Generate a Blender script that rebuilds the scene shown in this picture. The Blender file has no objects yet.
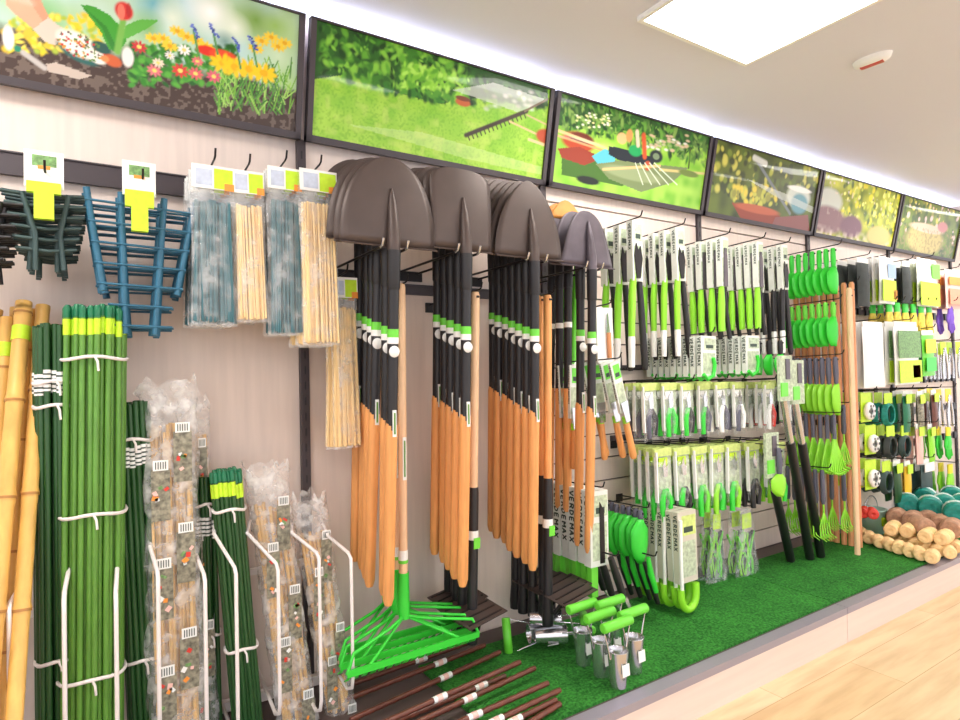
import bpy, math, random
import numpy as np
from mathutils import Vector, Matrix, Euler
random.seed(7); rng = np.random.default_rng(11)
SC = bpy.context.scene
COL = SC.collection
pi = math.pi

# ------------------------------------------------------------ camera, world, exposure
F_PX, YAW, PITCH, ROLL, CAM_D, CAM_H = 600.8648, 0.5664, 0.0178, -0.0214, 1.9617, 1.136
_fw = Vector((math.sin(YAW)*math.cos(PITCH), math.cos(YAW)*math.cos(PITCH), math.sin(PITCH)))
_r = Vector((math.cos(YAW), -math.sin(YAW), 0)); _u = _r.cross(_fw)
_r2 = _r*math.cos(ROLL)+_u*math.sin(ROLL); _u2 = -_r*math.sin(ROLL)+_u*math.cos(ROLL)
CAMP = Vector((0, -CAM_D, CAM_H))
cd = bpy.data.cameras.new('camera'); cam = bpy.data.objects.new('camera', cd); COL.objects.link(cam)
cd.sensor_width = 36; cd.lens = F_PX/960*36; cd.clip_start = 0.05
R = Matrix((_r2, _u2, -_fw)).transposed()
cam.matrix_world = Matrix.Translation(CAMP) @ R.to_4x4()
SC.camera = cam
W = bpy.data.worlds.new('world'); SC.world = W; W.use_nodes = True
W.node_tree.nodes['Background'].inputs[0].default_value = (0.93, 0.95, 1.0, 1)
W.node_tree.nodes['Background'].inputs[1].default_value = 1.5
SC.view_settings.view_transform = 'Standard'; SC.view_settings.look = 'None'
SC.view_settings.gamma = 1; SC.view_settings.use_curve_mapping = False
SC.view_settings.exposure = 0.55
LAMP_W = 15.0      # emission of the ceiling panels
STRIP_W = 16.0      # emission of the LED strip over the header panels

def at(x, y, Y):                      # point on the vertical plane at distance Y from the wall
    d = _fw*F_PX + _r2*(x-480) - _u2*(y-360)
    return CAMP + d*((Y-CAMP.y)/d.y)
def atz(x, y, Z):
    d = _fw*F_PX + _r2*(x-480) - _u2*(y-360)
    return CAMP + d*((Z-CAMP.z)/d.z)

# ------------------------------------------------------------ materials
def lin(c):
    return tuple(((v/255)/12.92 if v <= 10 else (((v/255)+0.055)/1.055)**2.4) for v in c)
MATS = {}
def mat(name, rgb, rough=0.5, metal=0.0, var=0.0, scale=20, stretch=(1,1,1), coat=0, alpha=1.0, emit=0, bump=0, trans=0):
    if name in MATS: return MATS[name]
    m = bpy.data.materials.new(name); m.use_nodes = True; nt = m.node_tree
    b = nt.nodes['Principled BSDF']; c = lin(rgb)
    b.inputs['Base Color'].default_value = (*c, 1); b.inputs['Roughness'].default_value = rough
    b.inputs['Metallic'].default_value = metal
    if coat: b.inputs['Coat Weight'].default_value = coat; b.inputs['Coat Roughness'].default_value = 0.08
    if alpha < 1: b.inputs['Alpha'].default_value = alpha
    if trans: b.inputs['Transmission Weight'].default_value = trans
    if emit:
        b.inputs['Emission Color'].default_value = (*c, 1); b.inputs['Emission Strength'].default_value = emit
    if var or bump:
        tc = nt.nodes.new('ShaderNodeTexCoord'); mp = nt.nodes.new('ShaderNodeMapping'); mp.inputs['Scale'].default_value = stretch
        nz = nt.nodes.new('ShaderNodeTexNoise'); nz.inputs['Scale'].default_value = scale; nz.inputs['Detail'].default_value = 4
        nt.links.new(tc.outputs['Object'], mp.inputs['Vector']); nt.links.new(mp.outputs['Vector'], nz.inputs['Vector'])
        if var:
            rp = nt.nodes.new('ShaderNodeValToRGB'); e = rp.color_ramp.elements
            e[0].position = 0.3; e[1].position = 0.7
            e[0].color = (*[max(0, v*(1-var)) for v in c], 1); e[1].color = (*[min(1, v*(1+var*0.7)) for v in c], 1)
            nt.links.new(nz.outputs['Fac'], rp.inputs['Fac']); nt.links.new(rp.outputs['Color'], b.inputs['Base Color'])
        if bump:
            bp = nt.nodes.new('ShaderNodeBump'); bp.inputs['Strength'].default_value = bump; bp.inputs['Distance'].default_value = 0.004
            nt.links.new(nz.outputs['Fac'], bp.inputs['Height']); nt.links.new(bp.outputs['Normal'], b.inputs['Normal'])
    MATS[name] = m
    return m
WALLW = mat('pale wood laminate', (226, 209, 199), 0.55, var=0.06, scale=6, stretch=(8, 8, 0.6))
SLOT = mat('slat groove', (95, 84, 82), 0.7)
CEIL = mat('ceiling paint', (222, 222, 236), 0.9)
UPR = mat('dark grey steel', (70, 62, 66), 0.45, 0.3)
PLINTH = mat('dark brown plinth top', (88, 74, 72), 0.5, var=0.08)
FRONT = mat('pale board', (228, 208, 198), 0.5, var=0.05, scale=5, stretch=(0.5, 8, 8))
TRIMM = mat('grey aluminium trim', (160, 155, 168), 0.4, 0.35)
BLK = mat('black metal', (38, 34, 36), 0.4, 0.4)
BLKP = mat('black plastic', (30, 28, 32), 0.45)
GREYB = mat('dark painted steel blade', (84, 72, 68), 0.42, 0.35, var=0.12, scale=9)
GREY2 = mat('grey steel blade', (98, 90, 98), 0.4, 0.4, var=0.2, scale=15)
RUST = mat('orange painted tip', (222, 148, 70), 0.6, var=0.15)
SILV = mat('bright steel', (205, 205, 210), 0.22, 0.9)
WOOD = mat('orange wood', (234, 164, 98), 0.5, var=0.16, scale=14, stretch=(8, 8, 0.7))
WOODD = mat('reddish wood', (224, 152, 106), 0.5, var=0.16, scale=14, stretch=(8, 8, 0.7))
PALE = mat('pale wood', (236, 196, 156), 0.5, var=0.1, scale=14, stretch=(8, 8, 0.7))
BAMB = mat('bamboo', (226, 178, 96), 0.4, var=0.18, scale=9, stretch=(5, 5, 0.8))
BAMBN = mat('bamboo node', (176, 122, 62), 0.5)
GRN_D = mat('dark green coated cane', (36, 80, 36), 0.4, var=0.2, scale=30, stretch=(4, 4, 0.5))
GRN_B = mat('leaf green coated cane', (92, 144, 54), 0.38, var=0.18, scale=30, stretch=(4, 4, 0.5))
CAPG = mat('teal green cap', (16, 110, 72), 0.4)
LIME = mat('lime plastic', (146, 222, 50), 0.4)
LIMEL = mat('lime label', (196, 234, 48), 0.5, var=0.1, scale=60)
GRN = mat('bright green plastic', (52, 206, 56), 0.4)
GRNV = mat('grass green plastic', (110, 216, 62), 0.4)
WHT = mat('white print', (240, 240, 238), 0.5)
WIRE = mat('white coated wire', (236, 228, 226), 0.35)
TXT = mat('dark print', (52, 70, 62), 0.6)
YEL = mat('yellow print', (244, 224, 60), 0.5)
ORG = mat('orange print', (240, 150, 60), 0.5)
REDP = mat('red print', (214, 60, 48), 0.5)
PICG = mat('plant picture', (116, 158, 96), 0.5, var=0.5, scale=120)
PICM = mat('mixed flower picture', (138, 134, 116), 0.5, var=0.65, scale=90)
PALEG = mat('faded green print', (186, 200, 172), 0.5, var=0.35, scale=70)
LIMEP = mat('pale lime print', (206, 224, 130), 0.5, var=0.2, scale=60)
TEALS = mat('teal sticks', (66, 112, 122), 0.5, var=0.2, scale=40, stretch=(6, 6, 0.3))
NATS = mat('natural sticks', (246, 214, 158), 0.55, var=0.12, scale=40, stretch=(6, 6, 0.3))
BLUE = mat('petrol blue plastic', (44, 102, 130), 0.45, var=0.12)
DGRN = mat('dark bottle green plastic', (54, 76, 76), 0.5, var=0.15)
BROWN = mat('brown coated rod', (104, 54, 40), 0.4, var=0.25, scale=60, stretch=(1, 1, 1))
TWB = mat('brown jute', (186, 144, 118), 0.85, var=0.25, scale=60, bump=0.5)
TWT = mat('straw twine', (246, 208, 152), 0.85, var=0.12, scale=60, bump=0.3)
TURQ = mat('turquoise cord', (12, 136, 124), 0.5, var=0.25, scale=60, bump=0.4)
MINT = mat('mint tin', (210, 246, 234), 0.4)
GREYP = mat('grey plastic grip', (92, 92, 108), 0.5)
PURP = mat('purple fabric', (118, 84, 190), 0.8)
YLWF = mat('yellow glove fabric', (232, 206, 88), 0.8, var=0.25, scale=50)
PINK = mat('pink print', (236, 190, 180), 0.6)
GRYF = mat('anthracite fabric', (60, 66, 66), 0.8, var=0.2, scale=30)
REDL = mat('red lens', (190, 50, 40), 0.3)

def film(name, tint, op, rough=0.12):
    m = bpy.data.materials.new(name); m.use_nodes = True; nt = m.node_tree
    for n in list(nt.nodes): nt.nodes.remove(n)
    out = nt.nodes.new('ShaderNodeOutputMaterial'); mx = nt.nodes.new('ShaderNodeMixShader')
    tr = nt.nodes.new('ShaderNodeBsdfTransparent'); tr.inputs[0].default_value = (1, 1, 1, 1)
    pb = nt.nodes.new('ShaderNodeBsdfPrincipled'); pb.inputs['Base Color'].default_value = (*lin(tint), 1); pb.inputs['Roughness'].default_value = rough
    pb.inputs['Specular IOR Level'].default_value = 0.8
    tc = nt.nodes.new('ShaderNodeTexCoord'); nz = nt.nodes.new('ShaderNodeTexNoise'); nz.inputs['Scale'].default_value = 28; nz.inputs['Detail'].default_value = 3
    bp = nt.nodes.new('ShaderNodeBump'); bp.inputs['Strength'].default_value = 0.9; bp.inputs['Distance'].default_value = 0.01
    mr = nt.nodes.new('ShaderNodeMapRange'); mr.inputs[1].default_value = 0.42; mr.inputs[2].default_value = 0.75
    mr.inputs[3].default_value = op*0.45; mr.inputs[4].default_value = min(1, op*2.0)
    nt.links.new(tc.outputs['Object'], nz.inputs['Vector']); nt.links.new(nz.outputs['Fac'], bp.inputs['Height']); nt.links.new(bp.outputs['Normal'], pb.inputs['Normal'])
    nt.links.new(nz.outputs['Fac'], mr.inputs[0]); nt.links.new(mr.outputs[0], mx.inputs[0])
    nt.links.new(tr.outputs[0], mx.inputs[1]); nt.links.new(pb.outputs[0], mx.inputs[2]); nt.links.new(mx.outputs[0], out.inputs[0])
    return m
FILM = film('clear plastic film', (246, 248, 250), 0.2)
FILMW = film('milky plastic film', (250, 250, 250), 0.3)
LED = mat('lit diffuser', (255, 252, 246), 0.5, emit=LAMP_W)
LEDS = mat('lit strip', (226, 236, 255), 0.5, emit=STRIP_W)

def floor_mat():
    m = bpy.data.materials.new('oak plank floor'); m.use_nodes = True; nt = m.node_tree; b = nt.nodes['Principled BSDF']
    tc = nt.nodes.new('ShaderNodeTexCoord'); br = nt.nodes.new('ShaderNodeTexBrick')
    br.inputs['Scale'].default_value = 1; br.inputs['Brick Width'].default_value = 1.2; br.inputs['Row Height'].default_value = 0.19
    br.inputs['Mortar Size'].default_value = 0.0015; br.offset = 0.37
    br.inputs['Color1'].default_value = (*lin((222, 190, 146)), 1); br.inputs['Color2'].default_value = (*lin((232, 206, 168)), 1)
    br.inputs['Mortar'].default_value = (*lin((190, 156, 112)), 1)
    mp = nt.nodes.new('ShaderNodeMapping'); mp.inputs['Scale'].default_value = (1.2, 9, 1)
    nz = nt.nodes.new('ShaderNodeTexNoise'); nz.inputs['Scale'].default_value = 2.2; nz.inputs['Detail'].default_value = 6
    mx = nt.nodes.new('ShaderNodeMix'); mx.data_type = 'RGBA'; mx.blend_type = 'MULTIPLY'; mx.inputs[0].default_value = 0.45
    rp = nt.nodes.new('ShaderNodeValToRGB'); rp.color_ramp.elements[0].position = 0.35; rp.color_ramp.elements[0].color = (0.6, 0.5, 0.38, 1); rp.color_ramp.elements[1].position = 0.6
    nt.links.new(tc.outputs['Object'], br.inputs['Vector']); nt.links.new(tc.outputs['Object'], mp.inputs['Vector']); nt.links.new(mp.outputs[0], nz.inputs['Vector'])
    nt.links.new(nz.outputs['Fac'], rp.inputs['Fac']); nt.links.new(br.outputs['Color'], mx.inputs[6]); nt.links.new(rp.outputs['Color'], mx.inputs[7])
    nt.links.new(mx.outputs[2], b.inputs['Base Color']); b.inputs['Roughness'].default_value = 0.4
    return m
def turf_mat():
    m = bpy.data.materials.new('artificial turf'); m.use_nodes = True; nt = m.node_tree; b = nt.nodes['Principled BSDF']
    tc = nt.nodes.new('ShaderNodeTexCoord'); nz = nt.nodes.new('ShaderNodeTexNoise'); nz.inputs['Scale'].default_value = 130; nz.inputs['Detail'].default_value = 5
    n2 = nt.nodes.new('ShaderNodeTexNoise'); n2.inputs['Scale'].default_value = 7
    rp = nt.nodes.new('ShaderNodeValToRGB'); e = rp.color_ramp.elements
    e[0].position = 0.33; e[0].color = (*lin((28, 88, 30)), 1); e[1].position = 0.72; e[1].color = (*lin((66, 150, 58)), 1)
    ad = nt.nodes.new('ShaderNodeMath'); ad.operation = 'MULTIPLY_ADD'; ad.inputs[1].default_value = 0.3; 
    nt.links.new(n2.outputs['Fac'], ad.inputs[0]); nt.links.new(nz.outputs['Fac'], ad.inputs[2])
    sb = nt.nodes.new('ShaderNodeMath'); sb.operation = 'SUBTRACT'; sb.inputs[1].default_value = 0.15
    nt.links.new(ad.outputs[0], sb.inputs[0]); nt.links.new(sb.outputs[0], rp.inputs['Fac'])
    bp = nt.nodes.new('ShaderNodeBump'); bp.inputs['Strength'].default_value = 0.8; bp.inputs['Distance'].default_value = 0.006
    nt.links.new(tc.outputs['Object'], nz.inputs['Vector']); nt.links.new(tc.outputs['Object'], n2.inputs['Vector'])
    nt.links.new(rp.outputs['Color'], b.inputs['Base Color']); nt.links.new(nz.outputs['Fac'], bp.inputs['Height']); nt.links.new(bp.outputs['Normal'], b.inputs['Normal'])
    b.inputs['Roughness'].default_value = 0.9; b.inputs['Specular IOR Level'].default_value = 0.2
    return m

# ------------------------------------------------------------ mesh builder
class MB:
    def __init__(s): s.v = []; s.f = []; s.m = []; s.mats = []; s.sm = []
    def mi(s, m):
        if m not in s.mats: s.mats.append(m)
        return s.mats.index(m)
    def add(s, vs, fs, m, smooth=False):
        n = len(s.v); s.v += [tuple(v) for v in vs]; k = s.mi(m)
        for f in fs: s.f.append(tuple(i+n for i in f)); s.m.append(k); s.sm.append(smooth)
    def box(s, c, d, m, rot=None, taper=1.0):
        x, y, z = d[0]/2, d[1]/2, d[2]/2
        vs = [Vector((a*x*(taper if c_ > 0 else 1), b*y, c_*z)) for c_ in (-1, 1) for b in (-1, 1) for a in (-1, 1)]
        if rot: M_ = Euler(rot).to_matrix(); vs = [M_ @ v for v in vs]
        c = Vector(c); vs = [v+c for v in vs]
        s.add(vs, [(0, 2, 3, 1), (4, 5, 7, 6), (0, 1, 5, 4), (2, 6, 7, 3), (0, 4, 6, 2), (1, 3, 7, 5)], m); return s
    def tube(s, pts, r, m, seg=8, caps=True, flat=1.0):
        pts = [Vector(p) for p in pts]; n = len(pts); rs = r if isinstance(r, (list, tuple)) else [r]*n
        vs = []; t0 = (pts[1]-pts[0]).normalized()
        ref = Vector((0, 1, 0)) if abs(t0.y) < 0.9 else Vector((1, 0, 0))
        for i, p in enumerate(pts):
            t = ((pts[min(i+1, n-1)]-pts[max(i-1, 0)])).normalized()
            a = ref-t*ref.dot(t); a.normalize(); b = t.cross(a); ref = a
            for k in range(seg):
                an = 2*pi*k/seg; vs.append(p+(a*math.cos(an)*flat+b*math.sin(an))*rs[i])
        fs = [(i*seg+k, i*seg+(k+1) % seg, (i+1)*seg+(k+1) % seg, (i+1)*seg+k) for i in range(n-1) for k in range(seg)]
        s.add(vs, fs, m, seg > 5)
        if caps:
            s.add(vs[:seg], [tuple(range(seg-1, -1, -1))], m); s.add(vs[-seg:], [tuple(range(seg))], m)
        return s
    def lathe(s, prof, o, m, seg=20, axis=(0, 0, 1), sm=True):
        ax = Vector(axis).normalized(); q = Vector((0, 0, 1)).rotation_difference(ax); o = Vector(o); vs = []
        for r_, z in prof:
            for k in range(seg):
                an = 2*pi*k/seg; vs.append(o + q @ Vector((r_*math.cos(an), r_*math.sin(an), z)))
        n = len(prof)
        s.add(vs, [(i*seg+k, i*seg+(k+1) % seg, (i+1)*seg+(k+1) % seg, (i+1)*seg+k) for i in range(n-1) for k in range(seg)], m, sm)
        return s
    def prism(s, poly, y0, y1, m, tf=None):     # poly in (x,z), extruded along y
        n = len(poly); vs = [Vector((x, y0, z)) for x, z in poly]+[Vector((x, y1, z)) for x, z in poly]
        if tf: vs = [tf @ v for v in vs]
        fs = [tuple(range(n)), tuple(range(2*n-1, n-1, -1))]+[(i, i+n, (i+1) % n+n, (i+1) % n) for i in range(n)]
        s.add(vs, fs, m); return s
    def shell(s, g, th, m, smooth=True):         # g[row][col] of points, thickness along +y
        R_ = len(g); C_ = len(g[0]); vs = [Vector(p) for r_ in g for p in r_]; vb = [v+Vector((0, th, 0)) for v in vs]
        fs = []; N = R_*C_
        for i in range(R_-1):
            for j in range(C_-1):
                a = i*C_+j; fs.append((a, a+1, a+C_+1, a+C_)); fs.append((a+N, a+C_+N, a+C_+1+N, a+1+N))
        edge = [(0, j) for j in range(C_)]+[(i, C_-1) for i in range(1, R_)]+[(R_-1, j) for j in range(C_-2, -1, -1)]+[(i, 0) for i in range(R_-2, 0, -1)]
        idx = [i*C_+j for i, j in edge]
        for k in range(len(idx)):
            a, b = idx[k], idx[(k+1) % len(idx)]; fs.append((a, a+N, b+N, b))
        s.add(vs+vb, fs, m, smooth); return s
    def patch(s, x0, z0, x1, z1, y, m):          # printed patch facing -y
        s.add([(x0, y, z0), (x1, y, z0), (x1, y, z1), (x0, y, z1)], [(0, 1, 2, 3)], m); return s
    def build(s, name, parent=None):
        me = bpy.data.meshes.new(name); me.from_pydata(s.v, [], s.f)
        for m in s.mats: me.materials.append(m)
        me.polygons.foreach_set('material_index', s.m); me.polygons.foreach_set('use_smooth', s.sm); me.update()
        o = bpy.data.objects.new(name, me); COL.objects.link(o)
        if parent: o.parent = parent
        return o
def thing(name, label, cat, loc=(0, 0, 0), rot=(0, 0, 0), group=None):
    o = bpy.data.objects.new(name, None); COL.objects.link(o); o.empty_display_size = 0.05
    o.location = loc; o.rotation_euler = rot; o['label'] = label; o['category'] = cat
    if group: o['group'] = group
    return o
def tag(o, label, cat, group=None, kind=None):
    if label: o['label'] = label
    if cat: o['category'] = cat
    if group: o['group'] = group
    if kind: o['kind'] = kind
    return o
def struct(o): o['kind'] = 'structure'; return o
def dup(root, loc, rot=None, label=None, group=None, scale=None):
    r = root.copy(); COL.objects.link(r); r.location = loc
    if rot is not None: r.rotation_euler = rot
    if scale is not None: r.scale = scale
    if label: r['label'] = label
    if group: r['group'] = group
    for ch in list(root.children):
        c = ch.copy(); COL.objects.link(c); c.parent = r
        for g in ch.children:
            d = g.copy(); COL.objects.link(d); d.parent = c
    return r
ORD = ['front', 'second', 'third', 'fourth', 'fifth', 'sixth', 'seventh', 'eighth', 'ninth', 'tenth', 'eleventh', 'twelfth']

def hook(X, Z, Yf, label, m=BLK, r=0.0028, rise=0.02, silver=False, w=0.0):
    mb = MB()
    mb.box((X, -0.006, Z-0.012), (0.035+w, 0.01, 0.035), BLK)
    for dx in ((-w/2, w/2) if w else (0,)):
        mb.tube([(X+dx, -0.005, Z), (X+dx, Yf*0.5, Z+rise*0.3), (X+dx, Yf, Z+rise*0.6)], r, m, 6)
        mb.tube([(X+dx, Yf, Z+rise*0.6), (X+dx, Yf-0.012, Z+rise*0.6+0.004), (X+dx, Yf-0.02, Z+rise*0.6+0.022)], r, SILV if silver else m, 6)
    o = mb.build('display_hook'); tag(o, label, 'hook', 'display hooks on the wall')
    return o

def stack(proto, p, n, step, desc, group, rot=(0, 0, 0), jit=0.004, hk=None, scale=1.0, tilt=0.0, rj=0.03, hookx=0.0, lift=0.0):
    """p = hang point of the front item; the rest go back towards the wall"""
    for i in range(n):
        y = p[1]+i*step
        lab = f"{desc}, {'frontmost' if i == 0 else ORD[i]+' from front'}" if n > 1 else desc
        loc = (p[0]+random.uniform(-jit, jit), y, p[2]+i*lift+random.uniform(-jit, jit)*0.6)
        ro = (rot[0]+random.uniform(-rj, rj)*0.3, rot[1]+random.uniform(-rj, rj), rot[2]+random.uniform(-rj, rj))
        if i == 0:
            proto.location = loc; proto.rotation_euler = ro; proto.scale = (scale,)*3; proto['label'] = lab; proto['group'] = group
        else: dup(proto, loc, ro, lab, group, (scale,)*3)
    if hk: hook(p[0]+hookx, p[2]+0.002, p[1]-0.025, hk)
    
# lettering from strokes
GLY = {'V': [(0, 1, .5, 0), (.5, 0, 1, 1)], 'E': [(0, 0, 0, 1), (0, 1, .8, 1), (0, .5, .7, .5), (0, 0, .8, 0)], 'R': [(0, 0, 0, 1), (0, 1, .8, .9), (.8, .9, .8, .55), (.8, .55, 0, .5), (.3, .5, .9, 0)],
       'D': [(0, 0, 0, 1), (0, 1, .8, .75), (.8, .75, .8, .25), (.8, .25, 0, 0)], 'M': [(0, 0, 0, 1), (0, 1, .5, .4), (.5, .4, 1, 1), (1, 1, 1, 0)],
       'A': [(0, 0, .5, 1), (.5, 1, 1, 0), (.2, .35, .8, .35)], 'X': [(0, 0, 1, 1), (0, 1, 1, 0)]}
def lettering(mb, text, o, u, v, h, m, w=0.17, gap=0.35):
    o = Vector(o); u = Vector(u); v = Vector(v); x = 0
    for ch in text:
        for a, b, c, d in GLY.get(ch, []):
            p = Vector((a*.75, b)); q = Vector((c*.75, d)); t = (q-p).normalized()*0.0; nrm = Vector((-(q-p).y, (q-p).x)).normalized()*w/2
            pts = [p-nrm, q-nrm, q+nrm, p+nrm]
            mb.add([o+(u*(x+k.x)+v*k.y)*h for k in pts], [(0, 1, 2, 3)], m)
        x += .75+gap
    return x*h

# ------------------------------------------------------------ setting
X0 = 0.5648                                  # first upright, then one every metre
ZB, ZT, YT, YB, ZC, ZP = 1.894, 2.262, -0.106, -0.03, 2.318, 0.14
m_ = MB(); m_.box((3, -2.5, -0.02), (16, 7, 0.04), floor_mat()); struct(m_.build('floor'))
m_ = MB(); m_.box((3, -2.5, ZC+0.02), (16, 7, 0.04), CEIL); struct(m_.build('ceiling'))
# wall: plain boards in the left bays, slatted boards from the second upright on
mb = MB()
mb.box((X0-2, 0.02, 1.165), (6, 0.03, 2.33), WALLW)
mb.box((X0+5.0, 0.03, 1.165), (8, 0.04, 2.33), SLOT)
mb.box((X0+.5, 0.0035, 1.165), (0.994, 0.013, 2.33), WALLW)
z = ZP+0.004
while z < 1.88:
    for k in range(1, 3):
        mb.box((X0+k+.5, 0.003, z+0.0465), (0.994, 0.014, 0.093), WALLW)
    z += 0.1
for k in range(3, 8): mb.box((X0+k+.5, 0.003, 1.165), (0.994, 0.014, 2.33), WALLW)
struct(mb.build('wall_back'))
for k in range(-1, 8):                        # dark slotted uprights
    mb = MB(); mb.box((X0+k, -0.008, 1.02), (0.028, 0.02, 1.76), UPR)
    for q in range(34):
        mb.box((X0+k, -0.0185, 0.2+q*0.05), (0.005, 0.002, 0.026), BLKP)
    struct(mb.build(f'trim_{k+2}'))
k = 0
def crossbar(xa, xb, z, h=0.036):
    global k
    mb = MB(); mb.box(((xa+xb)/2, -0.012, z), (xb-xa, 0.014, h), UPR)
    mb.box(((xa+xb)/2, -0.02, z+h/2-0.002), (xb-xa, 0.008, 0.004), UPR)
    o = mb.build('support_bar'); return o
zb1 = at(95, 176, 0).z
tag(crossbar(X0-1+.015, X0-.015, zb1, 0.06), 'dark grey wall bar behind the blue and dark trellises', 'wall bar')
tag(crossbar(X0+.015, X0+1-.015, at(440, 292, 0).z), 'dark grey wall bar behind the hanging shovels', 'wall bar')

# platform
plat = thing('display_platform', 'low display platform with dark top and pale board front along the wall', 'platform', (0, 0, 0))
mb = MB(); mb.box((3, -0.3185, 0.07), (10, 0.623, 0.14), PLINTH); mb.build('deck', plat)
mb = MB()
for a, b in ((-2, 2.56), (2.563, 8)): mb.box(((a+b)/2, -0.653, 0.058), (b-a, 0.04, 0.116), FRONT)
mb.build('front_board', plat)
mb = MB()
for a, b in ((-2, 2.56), (2.564, 8)): mb.box(((a+b)/2, -0.652, 0.129), (b-a, 0.048, 0.026), TRIMM)
mb.build('edge_trim', plat)
TURF = turf_mat()
for a, b, lb in ((0.9, 2.558, 'green artificial turf piece in front of the shovels and saws, nearer piece'), (2.564, 7.9, 'green artificial turf piece under the twine rolls, farther piece')):
    mb = MB(); n = 60; g = []
    mb.box(((a+b)/2, -0.37, ZP+0.005), (b-a, 0.50, 0.009), TURF)
    fr = random.Random(3)
    for i in range(int((b-a)*900)):                        # short blades along the front and over the mat
        x = fr.uniform(a, b); y = -0.62+0.5*fr.random(); h = fr.uniform(0.003, 0.007)
        if x > 5.2: continue
        dx = fr.uniform(-.003, .003); mb.add([(x-.0015, y, ZP+.009), (x+.0015, y, ZP+.009), (x+dx, y+fr.uniform(-.003, .003), ZP+.009+h)], [(0, 1, 2)], TURF)
    tag(mb.build('turf_mat'), lb, 'turf mat')

# ------------------------------------------------------------ header panels with garden pictures
def vnoise(U, V, s, seed):
    r_ = np.random.default_rng(seed); n = 64; g = r_.random((n+2, n+2))
    x = (U*s) % n; y = (V*s) % n; xi = x.astype(int); yi = y.astype(int); fx = x-xi; fy = y-yi
    fx = fx*fx*(3-2*fx); fy = fy*fy*(3-2*fy)
    return (g[yi, xi]*(1-fx)+g[yi, xi+1]*fx)*(1-fy)+(g[yi+1, xi]*(1-fx)+g[yi+1, xi+1]*fx)*fy
class Pic:                                     # u to the right 0..1 (x1.0 m), v down 0..1 (x0.36 m); y units equalised by 0.37
    def __init__(s, nu=300, nv=112):
        s.nu, s.nv = nu, nv; s.U, s.V = np.meshgrid(np.linspace(0, 1, nu), np.linspace(0, 1, nv)); s.c = np.zeros((nv, nu, 3))
    def n(s, sc, seed): return vnoise(s.U*2.7, s.V, sc, seed)
    def fill(s, mask, col, a=1.0):
        m = np.clip(mask, 0, 1)[..., None]*a; s.c = s.c*(1-m)+np.array(lin(col))*m
    def grad(s, f, c0, c1): 
        f = np.clip(f, 0, 1)[..., None]; s.c = np.array(lin(c0))*(1-f)+np.array(lin(c1))*f
    def ell(s, u, v, ru, rv, col, ang=0, a=1.0, soft=0.25):
        du = (s.U-u)*2.7; dv = (s.V-v); ca, sa = math.cos(ang), math.sin(ang)
        x = (du*ca+dv*sa)/(ru*2.7); y = (-du*sa+dv*ca)/rv
        d = np.sqrt(x*x+y*y); s.fill((1-d)/soft, col, a)
    def line(s, u0, v0, u1, v1, w, col, a=1.0):
        ax, ay, bx, by = u0*2.7, v0, u1*2.7, v1; px, py = s.U*2.7, s.V
        t = np.clip(((px-ax)*(bx-ax)+(py-ay)*(by-ay))/((bx-ax)**2+(by-ay)**2+1e-9), 0, 1)
        d = np.hypot(px-ax-t*(bx-ax), py-ay-t*(by-ay)); s.fill((w-d)/(w*0.5), col, a)
    def poly(s, pts, col, a=1.0):
        ins = np.zeros_like(s.U, bool); n = len(pts)
        for i in range(n):
            x1, y1 = pts[i]; x2, y2 = pts[(i+1) % n]
            c = ((y1 > s.V) != (y2 > s.V)) & (s.U < (x2-x1)*(s.V-y1)/(y2-y1+1e-12)+x1); ins ^= c
        s.fill(ins.astype(float), col, a)
    def daisy(s, u, v, r, col, cen, fl=0.8):
        for k in range(9):
            an = 2*pi*k/9; s.ell(u+math.cos(an)*r*.55/2.7, v+math.sin(an)*r*.55*fl, r*.42/2.7, r*.2, col, an, soft=.5)
        s.ell(u, v, r*.3/2.7, r*.25, cen)
pics = []
def speck(p, n, ur, vr, cols, r0, r1, seed):
    q = random.Random(seed)
    for _ in range(n):
        r_ = q.uniform(r0, r1); p.ell(q.uniform(*ur), q.uniform(*vr), r_/2.7, r_*q.uniform(.6, 1), q.choice(cols), q.uniform(0, 3), soft=.5)
def uvp(i, px, py):
    d = _fw*F_PX + _r2*(px-480) - _u2*(py-360); al = math.atan2(YB-YT, ZT-ZB); nrm = Vector((0, math.cos(al), math.sin(al))); o = Vector((X0-1+i, YB, ZB))
    k = (o-CAMP).dot(nrm)/d.dot(nrm); h = CAMP+d*k; return (h.x-o.x), 1-((h-o).dot(Vector((0, -math.sin(al), math.cos(al)))))/math.hypot(ZT-ZB, YT-YB)
def E(i, px, py, rx, ry, col, ang=0, a=1.0, soft=.25):
    u, v = uvp(i, px, py); u2, _ = uvp(i, px+rx, py); _, v2 = uvp(i, px, py+ry); p.ell(u, v, abs(u2-u), abs(v2-v), col, ang, a, soft)
def L_(i, x0, y0, x1, y1, w, col, a=1.0): p.line(*uvp(i, x0, y0), *uvp(i, x1, y1), w, col, a)
def PG(i, pts, col, a=1.0): p.poly([uvp(i, *q) for q in pts], col, a)
def DZ(i, px, py, r, col, cen, fl=.8): u, v = uvp(i, px, py); u2, v2 = uvp(i, px, py+r); p.daisy(u, v, abs(v2-v), col, cen, fl)
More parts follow.
